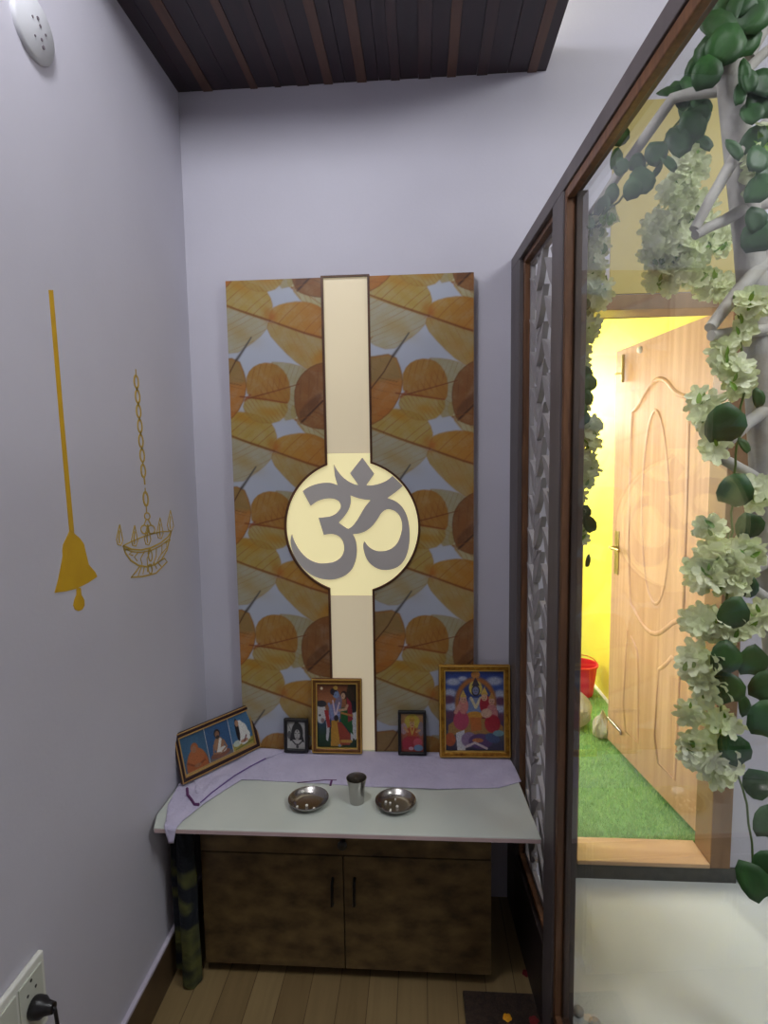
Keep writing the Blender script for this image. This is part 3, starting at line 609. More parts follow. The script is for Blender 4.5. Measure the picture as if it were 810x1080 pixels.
def p_bw(p):                                      # black and white portrait with piled hair
    p.grad(0,(190,188,182),1,(206,204,198)); p.ell(.12,.5,.12,.16,(70,68,68),a=.8); p.line([(.05,.1),(.25,.4)],.02,(140,140,136))
    p.ell(.55,.42,.34,.40,(28,26,28)); p.ell(.52,.14,.15,.15,(34,32,34)); p.poly([(.3,.2),(.75,.2),(.95,.75),(.12,.72)],(34,32,34))
    p.ell(.55,.48,.17,.20,(186,182,176)); p.line([(.42,.43),(.50,.44)],.012,(30,28,28)); p.line([(.6,.44),(.68,.43)],.012,(30,28,28)); p.line([(.55,.46),(.55,.55)],.010,(120,116,112)); p.line([(.49,.6),(.61,.6)],.012,(70,60,60))
    p.line([(.55,.32),(.55,.38)],.014,(40,38,38)); p.poly([(.3,.68),(.8,.68),(.95,1),(.1,1)],(196,192,186)); p.line([(.3,.72),(.45,.84),(.65,.84),(.82,.72)],.028,(50,48,48)); p.ell(.56,.92,.08,.07,(60,58,58)); p.speck(.05); return p
def p_red(p):                                     # seated figure in red and orange
    p.grad(0,(200,150,90),1,(170,60,44)); p.ell(.5,.22,.36,.22,(214,190,50)); p.ell(.12,.4,.16,.16,(190,150,160)); p.ell(.9,.4,.14,.2,(150,130,140))
    p.ell(.5,.52,.24,.22,(206,84,34)); p.poly([(.25,.6),(.8,.6),(.98,.9),(.02,.95)],(190,44,50)); p.ell(.26,.78,.24,.16,(196,40,60)); p.ell(.75,.76,.22,.12,(220,80,90))
    p.ell(.5,.26,.12,.12,(222,168,110)); p.ell(.5,.16,.13,.07,(210,150,40)); p.poly([(.4,.14),(.5,.02),(.6,.14)],(220,170,50)); p.line([(.3,.48),(.16,.38)],.035,(222,160,100)); p.line([(.7,.48),(.84,.44)],.035,(222,160,100)); p.line([(.42,.36),(.5,.55),(.6,.36)],.018,(230,190,60))
    p.ell(.78,.9,.22,.09,(110,150,190)); p.ell(.45,.92,.12,.05,(230,170,180)); p.ell(.46,.255,.02,.012,(40,20,20)); p.ell(.55,.255,.02,.012,(40,20,20)); p.line([(.46,.31),(.55,.31)],.01,(150,30,40)); p.speck(.08); return p
def p_family(p):                                  # enthroned group under an arch, mountains behind
    p.grad(0,(36,60,150),.25,(60,90,180)); p.grad(.25,(90,96,150),.75,(84,60,96)); p.grad(.75,(96,100,104),1,(50,44,80))
    for cx,cy,rx,ry in ((.14,.14,.16,.06),(.3,.10,.1,.04),(.84,.13,.18,.07),(.08,.28,.14,.07),(.93,.3,.12,.08),(.1,.45,.14,.07),(.92,.47,.14,.08)): p.ell(cx,cy,rx,ry,(176,184,214),soft=.5)
    for cx,cy in ((.06,.36),(.94,.38),(.08,.56),(.94,.58)): p.ell(cx,cy,.12,.07,(110,60,96),soft=.5)
    p.ell(.52,.40,.37,.34,(196,112,46)); p.ell(.52,.41,.30,.28,(44,66,150)); p.ell(.52,.05,.08,.05,(206,130,50)); p.rect(.14,.5,.9,.72,(110,50,70)); p.ell(.52,.6,.3,.2,(150,60,60))
    p.poly([(.05,.68),(.2,.6),(.86,.6),(.98,.7),(.98,.8),(.05,.8)],(180,130,60)); p.ell(.52,.22,.12,.10,(226,200,80)); p.ell(.52,.25,.075,.075,(50,40,60)); p.ell(.52,.25,.055,.055,(130,140,190)); p.poly([(.45,.19),(.52,.08),(.59,.19)],(60,50,70))
    p.poly([(.4,.34),(.64,.34),(.7,.55),(.36,.55)],(120,140,190)); p.line([(.44,.34),(.52,.46),(.6,.34)],.02,(230,210,160)); p.ell(.5,.56,.15,.055,(224,150,40)); p.poly([(.42,.58),(.6,.58),(.62,.74),(.44,.76)],(214,110,36))
    p.ell(.27,.62,.14,.13,(204,60,100)); p.ell(.31,.44,.09,.11,(226,130,120)); p.ell(.31,.36,.06,.05,(226,160,130)); p.poly([(.25,.33),(.31,.24),(.37,.33)],(226,180,70)); p.line([(.24,.44),(.18,.52)],.03,(226,150,130))
    p.ell(.68,.42,.10,.13,(190,30,50)); p.ell(.665,.33,.055,.05,(230,176,136)); p.poly([(.6,.3),(.67,.2),(.73,.3)],(226,180,70)); p.ell(.79,.56,.11,.16,(216,130,130)); p.ell(.80,.66,.14,.12,(196,30,50)); p.ell(.79,.38,.055,.05,(226,170,140)); p.poly([(.73,.35),(.79,.27),(.85,.35)],(210,150,60)); p.ell(.7,.53,.1,.06,(230,180,150))
    p.poly([(.18,.78),(.32,.74),(.34,1),(.2,1)],(214,214,220)); p.ell(.08,.86,.1,.09,(206,90,40)); p.ell(.40,.86,.14,.10,(150,120,160)); p.ell(.6,.88,.22,.1,(96,60,120)); p.ell(.55,.87,.1,.03,(216,120,60)); p.ell(.8,.84,.14,.06,(70,90,140),.3); p.line([(.35,.95),(.5,.9),(.7,.97)],.018,(220,200,200)); p.ell(.9,.78,.1,.04,(120,170,180))
    for cx,cy in ((.52,.25),(.31,.365),(.665,.335),(.79,.385)):
        p.ell(cx-.02,cy-.005,.009,.006,(30,20,30)); p.ell(cx+.02,cy-.005,.009,.006,(30,20,30)); p.line([(cx-.015,cy+.022),(cx+.015,cy+.022)],.004,(150,30,40))
    p.speck(.09); return p
def p_three(p):                                   # three seated figures side by side
    p.grad(0,(52,96,134),1,(60,110,150)); p.rect(.34,0,.68,1,(44,92,146)); p.rect(.68,0,1,1,(64,116,164))
    p.ell(.17,.5,.10,.55,(70,120,150),a=.4,soft=.6)
    p.ell(.18,.88,.155,.48,(190,96,44)); p.ell(.18,.62,.11,.22,(196,104,50)); p.ell(.175,.40,.052,.15,(190,100,50)); p.ell(.165,.42,.032,.10,(176,116,80)); p.line([(.06,.72),(.16,.88),(.28,.8)],.03,(150,70,32)); p.ell(.18,.86,.05,.05,(170,110,76))
    p.rect(.34,.86,.68,1,(110,104,110)); p.ell(.50,.84,.145,.10,(146,86,62)); p.ell(.50,.60,.075,.24,(176,122,84)); p.ell(.5,.28,.045,.13,(40,30,28)); p.ell(.5,.31,.032,.10,(160,108,76)); p.ell(.5,.38,.028,.05,(60,44,38)); p.poly([(.52,.42),(.55,.46),(.49,.8),(.45,.78)],(232,226,214)); p.ell(.54,.75,.06,.08,(228,222,212)); p.line([(.43,.55),(.41,.76),(.5,.82)],.03,(170,116,80)); p.line([(.57,.52),(.6,.72),(.53,.8)],.03,(170,116,80))
    p.rect(.68,.76,1,1,(176,160,60)); p.ell(.75,.78,.06,.09,(200,214,196)); p.ell(.86,.58,.085,.34,(232,230,222)); p.poly([(.80,.16),(.86,.2),(.96,.62),(.95,.8),(.78,.82)],(236,234,226)); p.ell(.79,.42,.030,.34,(30,20,22)); p.ell(.797,.24,.028,.10,(190,134,100)); p.ell(.86,.78,.06,.05,(190,130,96)); p.line([(.9,.66),(.86,.8)],.025,(120,40,50)); p.line([(.72,.93),(.98,.86)],.02,(110,120,50))
    p.rect(.335,0,.345,1,(220,214,204)); p.rect(.675,0,.685,1,(220,214,204)); p.rect(0,.955,1,1,(200,160,90)); p.speck(.06); return p
E0 = CZT+.0070
framed('framed_picture','gold framed picture of two standing figures with white cows, before the lit strip', .172, .253, .0155, (.4685,-.062,E0), radians(5), 0, p_pair, (mBronze, mGoldP), st=.0014)
framed('framed_picture','smallest picture, black frame with a black and white portrait', .084, .115, .0105, (.328,-.062,E0), radians(5), radians(-2), p_bw, (mBlack, mBlack), inner=.001, st=.001, prof=False)
framed('framed_picture','small narrow black frame with a seated figure in red and orange', .094, .148, .0095, (.722,-.064,E0), radians(5), 0, p_red, (mBlack, mBlack), inner=.001, st=.001, prof=False)
framed('framed_picture','largest ornate gold framed picture of an enthroned group, at the right end of the shelf', .236, .308, .0185, (.930,-.072,E0), radians(5), radians(1.5), p_family, (mGold, mGoldP), st=.0015)
A_, B_ = Vector((.027,-.276)), Vector((.203,-.036)); dv = B_-A_; mid = (A_+B_)/2
framed('framed_picture','wide dark frame with three seated figures on blue, propped across the left corner', dv.length, .152, .0155, (mid.x,mid.y,CZT+.0125), radians(17), math.atan2(dv.y,dv.x), p_three, (mMaroon, mat('old_gold_lip',(190,150,90),.4,metal=.5)), st=.0016)

# ------------------------------------------------------------ steel plates, tumbler, offerings
PLATE = [(.0,.0012),(.030,.0012),(.040,.003),(.050,.010),(.0565,.0185),(.0585,.0190),(.0590,.0175),(.0535,.009),(.043,.0008),(.034,0),(.0,0)]
pm = MB(); pm.lathe([(max(r_,.0002),h_) for r_,h_ in PLATE], (0,0,0), 48, cap=False)
pls = []
for (px_, lab) in ((323,'small shallow steel plate left of the tumbler on the marble shelf'),(417,'small shallow steel plate right of the tumbler on the marble shelf')):
    c = on(px_, 855, 2, CZT)
    o = obj('steel_plate', pm, mSteel, smooth=True); o.location = (c.x, -.330, CZT+.0002); tag(o, lab, 'plate', 'steel plates on the marble shelf'); pls.append(o)
tm = MB(); tm.lathe([(.0002,.004),(.019,.004),(.0205,.010),(.022,.045),(.0265,.066),(.0290,.0735),(.0298,.0735),(.0285,.066),(.0235,.046),(.0218,.010),(.0210,0),(.0002,0)], (0,0,0), 40, cap=False)
o = obj('steel_tumbler', tm, mSteel, smooth=True); c = on(376,848,2,CZT); o.location = (c.x, -.315, CZT+.0002); tag(o, 'small flared steel tumbler standing between the two plates', 'tumbler')
for pi_, pts in ((0,[(311,851,.0032),(323.5,849,.004),(332,853,.0036),(322.5,855,.0022)]),(1,[(407,845,.0035),(411.5,846,.0030),(419,850,.0038),(412,853,.0026),(409,858,.0034),(416,857,.0018),(417,842,.0026)])):
    for a_, b_, r_ in pts:
        c = on(a_, b_, 2, CZT+.006); q = MB(); q.ball((0,0,0), r_*1.15, 8, (1,1,.75))
        dd_ = Vector((c.x,c.y)) - Vector(pls[pi_].location[:2])
        if dd_.length > .036: dd_ *= .036/dd_.length
        cz = CZT+.0016+r_*.8
        o = obj('sugar_drop', q, mSweet, smooth=True); o.location = (pls[pi_].location[0]+dd_.x, pls[pi_].location[1]+dd_.y, cz)
        tag(o, 'tiny white sugar drop lying in the %s steel plate' % ('left' if pi_ == 0 else 'right'), 'sweet', 'sugar drops in the %s plate' % ('left' if pi_ == 0 else 'right'))

# ------------------------------------------------------------ rolled cloth under the shelf
rl = MB()
def roll(cx, cy, r0, n, z0, z1, ph):
    vs = []; fs = []; nz_ = 26
    for i in range(nz_):
        t = i/(nz_-1); z_ = z0+(z1-z0)*t
        for k in range(n):
            a = 2*pi*k/n; r_ = r0*(1+.10*sin(3*a+ph)+.07*sin(5*a+z_*6)+.05*sin(z_*23+a*2)) * (1 if t < .97 else .96); vs.append((cx+r_*cos(a), cy+r_*sin(a)*.9, z_ + .006*sin(a*2)*(t<.05)))
    for i in range(nz_-1):
        for k in range(n): fs.append((i*n+k, i*n+(k+1)%n, (i+1)*n+(k+1)%n, (i+1)*n+k))
    fs += [tuple(range(n))[::-1], tuple((nz_-1)*n+k for k in range(n))]; rl.add(vs, fs)
roll(.071,-.378,.026,28,.006,.515,.3); roll(.034,-.352,.017,24,.03,.513,1.8)
tag(obj('rolled_cloth', rl, mRoll, smooth=True), 'dark navy and olive rolled cloth standing between the left wall and cabinet', 'rolled cloth')

# ------------------------------------------------------------ wall decals, round cover, socket
fx = lambda a,b,d: (d, a, b)
def wl(u, v): p = on(u, v, 0, 0); return (p.y, p.z)
def wl27(L): return [wl(a/2.7, 280+b/2.7) for a,b in L]
bl = MB()
bl.prism([wl27([(138,70),(150,70),(180,430),(210,758),(197,758),(168,430)])], fx, 0, .0012)
bl.prism([wl27([(197,756),(187,778),(179,795),(177,812),(178,828),(172,860),(165,895),(155,932),(185,928),(215,921),(250,904),(276,886),(270,873),(252,852),(243,815),(238,793),(226,776),(211,764),(208,756)])], fx, 0, .0012)
bl.prism([wl27([(217,918),(229,918),(231,938),(239,952),(240,968),(233,980),(223,984),(213,980),(208,968),(211,952),(217,938)])], fx, 0, .0012)
tag(obj('bell_sticker', bl, mDecal), 'flat mustard yellow hanging bell sticker on the left wall', 'wall sticker')
ls = MB()
def w45(a, b): return Vector((.0007, *wl(110+a/4.5, 380+b/4.5)))
def stroke(pts, wd, closed=False):
    P_ = [w45(*p) for p in pts]; L = len(P_); rr = wd/4.5/290/2
    A2 = []; B2 = []
    for i in range(L):
        t = (P_[(i+1)%L]-P_[i-1]) if closed else (P_[min(i+1,L-1)]-P_[max(i-1,0)])
        t.normalize(); n_ = Vector((0,-t.z,t.y)); A2.append(P_[i]+n_*rr); B2.append(P_[i]-n_*rr)
    for i in range(L if closed else L-1):
        j = (i+1)%L; q = [A2[i],A2[j],B2[j],B2[i]]; vs = [Vector((0,p.y,p.z)) for p in q]+[Vector((.0012,p.y,p.z)) for p in q]
        ls.add(vs, [(0,1,2,3),(7,6,5,4),(0,1,5,4),(1,2,6,5),(2,3,7,6),(3,0,4,7)])
def oval(cx, cy, rx, ry, wd, n=16, tilt=.08): stroke([(cx+rx*cos(2*pi*k/n)-tilt*ry*sin(2*pi*k/n)*-1, cy+ry*sin(2*pi*k/n)) for k in range(n)], wd, True)
stroke([(148,42),(150,80)], 5)
for cx_, cy_ in ((151,102),(157,172),(162,242),(168,312),(173,383),(179,452),(184,525)): oval(cx_,cy_,10,30,8)
for a_, b_ in (((153,130),(155,145)),((159,200),(161,215)),((165,270),(166,285)),((170,340),(172,355)),((176,412),(178,424)),((181,482),(183,496)),((188,555),(192,590))): stroke([a_,b_],8)
oval(196,658,11,32,9); stroke([(193,605),(194,628)],4); stroke([(198,690),(200,722)],5); oval(203,740,13,16,5)
oval(190,803,17,20,5); oval(222,803,17,20,5); stroke([(198,756),(186,785)],5); stroke([(208,756),(222,785)],5)
rim = [(88,880),(130,897),(175,900),(220,890),(265,868),(300,840),(317,812)]; back = [(88,880),(130,860),(175,840),(220,825),(270,813),(317,812)]
bot = [(88,880),(100,915),(125,950),(160,973),(200,980),(240,970),(272,945),(297,900),(317,812)]
stroke(rim,6); stroke(back,4); stroke(bot,6); stroke([(92,892),(130,908),(175,912),(222,902),(268,880),(306,848)],4)
for k in range(9):
    t = (k+.7)/9.5; i = t*(len(rim)-1); i0 = int(i); fa = i-i0; ax = rim[i0][0]*(1-fa)+rim[min(i0+1,6)][0]*fa; ay = rim[i0][1]*(1-fa)+rim[min(i0+1,6)][1]*fa
    i = t*(len(bot)-1); i0 = int(i); fa = i-i0; bx = bot[i0][0]*(1-fa)+bot[min(i0+1,8)][0]*fa; by = bot[i0][1]*(1-fa)+bot[min(i0+1,8)][1]*fa
    mxp = (ax+bx)/2+ (6 if t > .5 else -6); stroke([(ax,ay+10),(mxp,(ay+by)/2+6),(ax*.25+bx*.75+(205-bx)*.2,by-4)],4)
stroke([(168,978),(150,1003),(126,1030),(180,1026),(215,1018),(245,1010),(298,956),(285,940),(262,952)],5)
for k in range(6): stroke([(175+k*15,980-k*5),(160+k*22,1024-k*9)],4)
oval(217,925,9,28,5); oval(217,990,9,22,5)
for cx_, cy_ in ((72,838),(143,842),(205,836),(264,806),(313,770)):
    stroke([(cx_,cy_-58),(cx_-9,cy_-18),(cx_-15,cy_+12),(cx_-9,cy_+36),(cx_+6,cy_+40),(cx_+15,cy_+16),(cx_+9,cy_-18),(cx_,cy_-58)],4); stroke([(cx_,cy_-30),(cx_-3,cy_+5),(cx_,cy_+30)],6)
tag(obj('oil_lamp_sticker', ls, mDecal2), 'pale gold outlined hanging oil lamp and chain sticker on the left wall', 'wall sticker')

rc = thing('round_cover', 'round white ceiling high cover plate with small holes on the left wall', 'cover plate', (0,-.716,2.392))
m_ = MB(); m_.lathe([(.060,0),(.060,.006),(.056,.010),(.0002,.012)], (0,0,0), 40, 'x', cap=False); obj('cover_disc', m_, mat('off_white_cover', (196,196,202), .5), rc, smooth=True, local=True)
m_ = MB()
for dy, dz, r_ in ((.004,.020,.0035),(.010,.010,.003),(.012,-.014,.003),(.016,-.026,.0038),(-.012,.012,.0024),(.026,.004,.0024),(-.008,-.020,.002)):
    m_.lathe([(r_,.0105),(r_,.0128),(.0002,.0129)], (0,dy,dz), 12, 'x', cap=False)
obj('screw_holes', m_, mat('dark_hole', (110,100,108), .6), rc, local=True)
sw = thing('socket_plate', 'white wall socket plate low on the left wall', 'socket', (0,-1.02,.52))
m_ = MB(); m_.box((0,-1.18,.435),(.012,-.893,.587)); obj('outer_plate', m_, mWhiteP, sw, bevel=.004, seg=3)
m_ = MB(); m_.box((.012,-1.165,.450),(.0155,-.975,.572)); m_.box((.012,-.968,.450),(.0155,-.905,.572)); obj('modules', m_, mat('ivory_plastic', (200,202,190), .35), sw, bevel=.002)
m_ = MB()
for dy, dz in ((0,.028),(-.011,.006),(.011,.006)): m_.lathe([(.003,.0150),(.003,.0160),(.0002,.0161)], (0,-.937+dy,.535+dz), 10, 'x', cap=False)
obj('socket_holes', m_, mBlack, sw)
pg = thing('power_plug', 'black plug with drooping cord in the low wall socket', 'plug', (.016,-.937,.510))
m_ = MB(); m_.lathe([(.0002,.0165),(.019,.0165),(.020,.022),(.019,.034),(.013,.042),(.010,.056),(.0002,.057)], (0,-.937,.508), 20, 'x', cap=False); obj('plug_body', m_, mBlack, pg, smooth=True)
m_ = MB(); pth = [Vector((.055+.018*sin(t*pi*.5), -.937-.0*t, .508-.004*t - .45*max(0,t-.12)**1.15)) for t in np.linspace(0,1,22)]; m_.tube(pth, .0035, 8); obj('cord', m_, mBlack, pg, smooth=True)

# ------------------------------------------------------------ doormat and petals
c0 = on(488,1045,2,.006)
dm = MB(); dm.prism([[(c0.x,c0.y),(1.066,c0.y),(1.090,c0.y-.46),(c0.x+.01,c0.y-.46)]], lambda a,b,d: (a,b,d), .0003, .009)
tag(obj('doormat', dm, mMat, bevel=.003), 'dark brown doormat on the plank floor beside the partition', 'doormat')
def petal(name, lab, px_, py_, z_, r_, mt_):
    c = on(px_, py_, 2, z_); q = MB()
    for k in range(5):
        a = 2*pi*k/5+px_; q.ball((r_*.55*cos(a), r_*.55*sin(a), 0), r_*.55, 8, (1,1,.3))
    q.ball((0,0,r_*.1), r_*.3, 8, (1,1,.5)); o = obj(name, q, mt_, smooth=True); o.location = (c.x, c.y, z_+r_*.17); tag(o, lab, 'flower', None)
petal('fallen_flower', 'dark red flower head on the plank floor by the partition foot', 555, 1027, .0, .012, mat('dark_red_petal', (112,14,26), .7))
petal('marigold', 'yellow marigold head on the dark doormat', 535, 1074, .009, .012, mat('marigold', (232,160,20), .7))
petal('fallen_flower', 'crushed red flower on the doormat corner by the partition', 563, 1077, .009, .013, mat('red_petal', (120,22,24), .7))

# ------------------------------------------------------------ door leaf of the balcony
H0 = Vector((1.740,.118,0)); H1 = Vector((1.643,.812,0)); du = (H1-H0).normalized(); LW = (H1-H0).length; dn = Vector((du.y,-du.x,0))
if dn.x > 0: dn = -dn                                                  # faces the opening
LZ0, LZ1 = .174, 2.0
dl = thing('panelled_door', 'oak coloured panelled door standing open into the balcony room', 'door', (H0.x,H0.y,LZ0))
def dp(u_, n_, z_): return H0+du*u_+dn*n_+Vector((0,0,z_))
vs = [dp(a,b,c_) for c_ in (LZ0,LZ1) for a,b in ((0,0),(LW,0),(LW,-.034),(0,-.034))]
obj('leaf', MB().add(vs, [(0,1,2,3),(4,7,6,5),(0,4,5,1),(1,5,6,2),(2,6,7,3),(3,7,4,0)]), mDoor, dl, bevel=.002)
def dpx(u_, v_, off=-.006): return onp(u_, v_, H0+dn*off, dn)
mo = MB()
up_ = [(666,436),(674,430),(682,414),(690,403),(698,399),(706,403),(712,412),(719,417),(729,419)]
lowc = [(722,655),(713,655),(704,663),(695,669),(686,667),(678,658),(671,645),(664,632)]
mo.tube([dpx(*p) for p in chaikin(up_+lowc,1)], .012, 8, closed=True)
mo.tube([dpx(693+14.5*cos(t)*(1-.10*sin(t)), 535-102*sin(t)) for t in np.linspace(0,2*pi,40)[:-1]], .010, 8, closed=True)
mo.tube([dpx(*p) for p in chaikin([(663,664),(668,674),(675,690),(674,783),(657,767)],1)], .011, 8, closed=True)
mo.tube([dpx(*p) for p in chaikin([(696,706),(703,702),(710,693),(719,694),(713,822),(690,799)],1)], .011, 8, closed=True)
obj('moulding', mo, mDoor, dl, smooth=True)
h0 = dpx(652,582,.0); 
def drel(p): q = p-H0; return q.dot(du), q.z
ua, za = drel(dpx(653,560)); ub, zb_ = drel(dpx(653,606))
hp = MB().add([dp(ua-.018,.0,zb_),dp(ua+.018,.0,zb_),dp(ua+.018,.006,zb_),dp(ua-.018,.006,zb_),dp(ua-.018,.0,za),dp(ua+.018,.0,za),dp(ua+.018,.006,za),dp(ua-.018,.006,za)], [(0,3,2,1),(4,5,6,7),(0,1,5,4),(1,2,6,5),(2,3,7,6),(3,0,4,7)])
hd = obj('handle_plate', hp, mBrass, dl, bevel=.002)
uz, zz = drel(dpx(653,577)); obj('lever', MB().tube([dp(uz,0,zz),dp(uz,.04,zz),dp(uz-.03,.046,zz),dp(uz-.10,.046,zz)], .007, 8), mBrass, hd, smooth=True)
ua, za = drel(dpx(661,374)); ub, zb_ = drel(dpx(661,403))
obj('tower_bolt', MB().tube([dp(ua,.010,za),dp(ua,.010,zb_)], .007, 10).tube([dp(ua,.010,zb_+.04),dp(ua+.03,.03,zb_+.04)], .004, 8), mBrass, dl, smooth=True)
q0 = dpx(641,757,.02); q1 = dpx(655,772,.012); obj('floor_latch', MB().tube([q0,(q0+q1)/2,q1,q1+Vector((0,0,-.012))], .006, 8), mSteel, dl, smooth=True)
q0 = dpx(675,369,.003); obj('door_magnet', MB().ball(q0, .014, 10), mWhiteP, dl, smooth=True)

# grass mat, bucket, bags
gm = MB(); GR = [(OX0-.35,.114),(1.825,.114),(1.765,2.0),(OX0-.35,2.0)]
gmo = thing('grass_mat', 'bright green artificial grass mat on the floor behind the open door', 'grass mat', (1.4,.9,BZ-.009))
gm.prism([GR], lambda a,b,d: (a,b,d), BZ-.0095, BZ); obj('backing', gm, mGrassBase, gmo)
gb = MB()
for i in range(15000):
    y_ = .116+(1.5*random.random()**1.3); x_ = 1.1+random.random()*(1.83-.03*y_-1.1-.01)
    if x_ > 1.83-.03*(y_): continue
    a = random.random()*2*pi; h_ = .010+.010*random.random(); ln = .010*random.random(); b_ = random.random()*2*pi; w_ = .0018
    gb.add([(x_-w_*cos(a),y_-w_*sin(a),BZ),(x_+w_*cos(a),y_+w_*sin(a),BZ),(x_+ln*cos(b_),y_+ln*sin(b_),BZ+h_)],[(0,1,2)])
g_ = obj('grass_blades', gb, mBlade, gmo); g_['kind'] = 'stuff'
bk = thing('bucket', 'red plastic bucket standing on the grass mat against the yellow wall', 'bucket', (1.672,1.37,BZ+.010))
m_ = MB(); m_.lathe([(.0002,.004),(.065,.004),(.085,.17),(.092,.172),(.092,.182),(.082,.182),(.062,.0),(.0002,0)], (0,0,0), 28, cap=False); obj('pail', m_, mRed, bk, smooth=True, local=True)
obj('bail', MB().tube([(.09*cos(t),.03*sin(t),.17+.05*sin(t)) for t in np.linspace(0,pi,14)], .003, 6), mRed, bk, smooth=True, local=True)
def bag(cx, cy, r_, h_, seed, lab):
    rg = random.Random(seed); m_ = MB(); n = 26; nh = 14; vs = []; ph = [rg.random()*6 for _ in range(8)]
    for i in range(nh+1):
        t = i/nh; rr = r_*(sin(pi*min(1,.18+t*.82))**.55)
        for k in range(n):
            a = 2*pi*k/n; w_ = 1+.16*sin(3*a+ph[0]+t*3)+.12*sin(5*a+ph[1]-t*4)+.09*sin(9*a+ph[2]+t*7)+.05*rg.uniform(-1,1)
            vs.append((rr*w_*cos(a), rr*w_*sin(a), h_*t*(1+.15*sin(2*a+ph[3])+.12*sin(4*a+ph[4]))))
    fs = [(i*n+k, i*n+(k+1)%n, (i+1)*n+(k+1)%n, (i+1)*n+k) for i in range(nh) for k in range(n)]+[tuple(range(n))[::-1], tuple(nh*n+k for k in range(n))]
    m_.add(vs, fs); o = obj('plastic_bag', m_, mBag); o.location = (cx,cy,BZ+.012); tag(o, lab, 'plastic bag', 'crumpled plastic bags on the grass mat')
b1_ = on(617,772,2,BZ); b2_ = on(636,779,2,BZ)
bag(b1_.x-.035,b1_.y+.06,.066,.15,1,'crumpled white plastic bag left, on the grass mat beside the door jamb')
bag(b2_.x-.006,b2_.y+.0,.040,.11,5,'crumpled white plastic bag lying right, against the open door edge')

# ------------------------------------------------------------ pebbles behind the glass foot
for k in range(16):
    v_ = .50+k*.034+random.uniform(-.005,.005); w_ = .085+.028*(k%2)+random.uniform(-.004,.004); p_ = pt(v_, w_, HALLZ)
    q = MB(); r_ = random.uniform(.013,.018); q.ball((0,0,0), r_, 12, (1,random.uniform(.8,1.1),.72)); o = obj('pebble', q, mPebble, smooth=True)
    o.location = (p_.x,p_.y,HALLZ+r_*.71); o.rotation_euler.z = random.random()*3; tag(o, 'smooth off-white pebble in the row along the foot of the glass', 'pebble', 'white pebbles along the glass')

# ------------------------------------------------------------ whitewashed branch tree and silk garlands
def q3(u_, v_, Y): return on(u_, v_, 1, Y)
tr = thing('branch_tree', 'whitewashed bare branch tree standing behind the glass pane', 'decorative tree', (q3(815,600,-.62).x+.1,-.62,HALLZ))
RP = 1.26/600                                                           # metres per pixel at the trunk
def br(pts, w0, w1, name='branch', par=None):
    P_ = [q3(a,b,Y) for a,b,Y in pts]; Q = []
    for i in range(len(P_)-1):
        for t in (0,.33,.66): Q.append(P_[i].lerp(P_[i+1], t)+Vector((random.uniform(-1,1),random.uniform(-1,1),random.uniform(-1,1)))*.0018)
    Q.append(P_[-1]); n = len(Q); return obj(name, MB().tube(Q, [(w0+(w1-w0)*i/(n-1))*RP/2 for i in range(n)], 10), mBranch, par or tr, smooth=True)
base_ = q3(815,600,-.62)
tk = [Vector((base_.x+.10,-.62,HALLZ)), Vector((base_.x+.08,-.62,.5)), q3(830,760,-.62), q3(812,600,-.62), q3(803,430,-.62), q3(790,260,-.62), q3(779,160,-.62), q3(769,66,-.62)]
trunk = obj('trunk', MB().tube(tk, [.034,.032,.031,.030,.029,.028,.027,.026], 14), mBranch, tr, smooth=True)
br([(760,70,-.64),(757,20,-.64),(752,-60,-.64)], 22, 16)
br([(779,90,-.62),(709,104,-.56),(650,186,-.50),(614,242,-.46)], 12, 9)
br([(812,130,-.6),(781,155,-.66),(757,197,-.67),(732,242,-.68)], 13, 9)
br([(830,204,-.60),(780,224,-.64),(733,248,-.68)], 14, 9)
br([(830,250,-.60),(780,306,-.66),(749,346,-.70)], 15, 11)
br([(835,346,-.62),(790,350,-.66),(750,354,-.70)], 12, 10)
br([(835,410,-.60),(790,446,-.66),(756,477,-.70)], 14, 10)
br([(758,482,-.68),(790,500,-.66),(835,530,-.60)], 10, 13)
br([(835,580,-.62),(795,600,-.66),(764,620,-.70)], 14, 11)
br([(785,613,-.68),(835,650,-.62)], 9, 11)
br([(835,736,-.62),(792,752,-.68)], 14, 11)
br([(800,755,-.66),(840,790,-.62)], 9, 10)
br([(790,60,-.58),(812,20,-.58),(830,-10,-.58)], 12, 9)
br([(778,88,-.60),(800,60,-.58),(830,40,-.56)], 10, 9)

def frame_of(n_): 
    n_ = n_.normalized(); a = n_.cross(Vector((0,0,1))); a = a.normalized() if a.length > .1 else Vector((1,0,0)); return a, n_.cross(a), n_
def leaf(mb, c, r_, n_, rot, roundness=1.0, tip=0):
    a, b, n_ = frame_of(n_); ca, sa = cos(rot), sin(rot); A = a*ca+b*sa; B = -a*sa+b*ca; N = 12; vs = [c]; 
    ring2 = []
    for k in range(N):
        t = 2*pi*k/N; rr = r_*(1+.05*sin(3*t)); x_ = rr*cos(t); y_ = rr*sin(t)*roundness
        if k == 0: x_ *= 1+tip
        if k == N//2: x_ *= .82
        cup = .10*abs(y_)-.06*(x_*x_)/r_
        ring2.append(c+A*x_+B*y_+n_*cup)
    vs = [c]+[c+(v_-c)*.5 for v_ in ring2]+ring2
    fs = [(0,1+k,1+(k+1)%N) for k in range(N)]+[(1+k,1+N+k,1+N+(k+1)%N,1+(k+1)%N) for k in range(N)]
    mb.add(vs, fs)
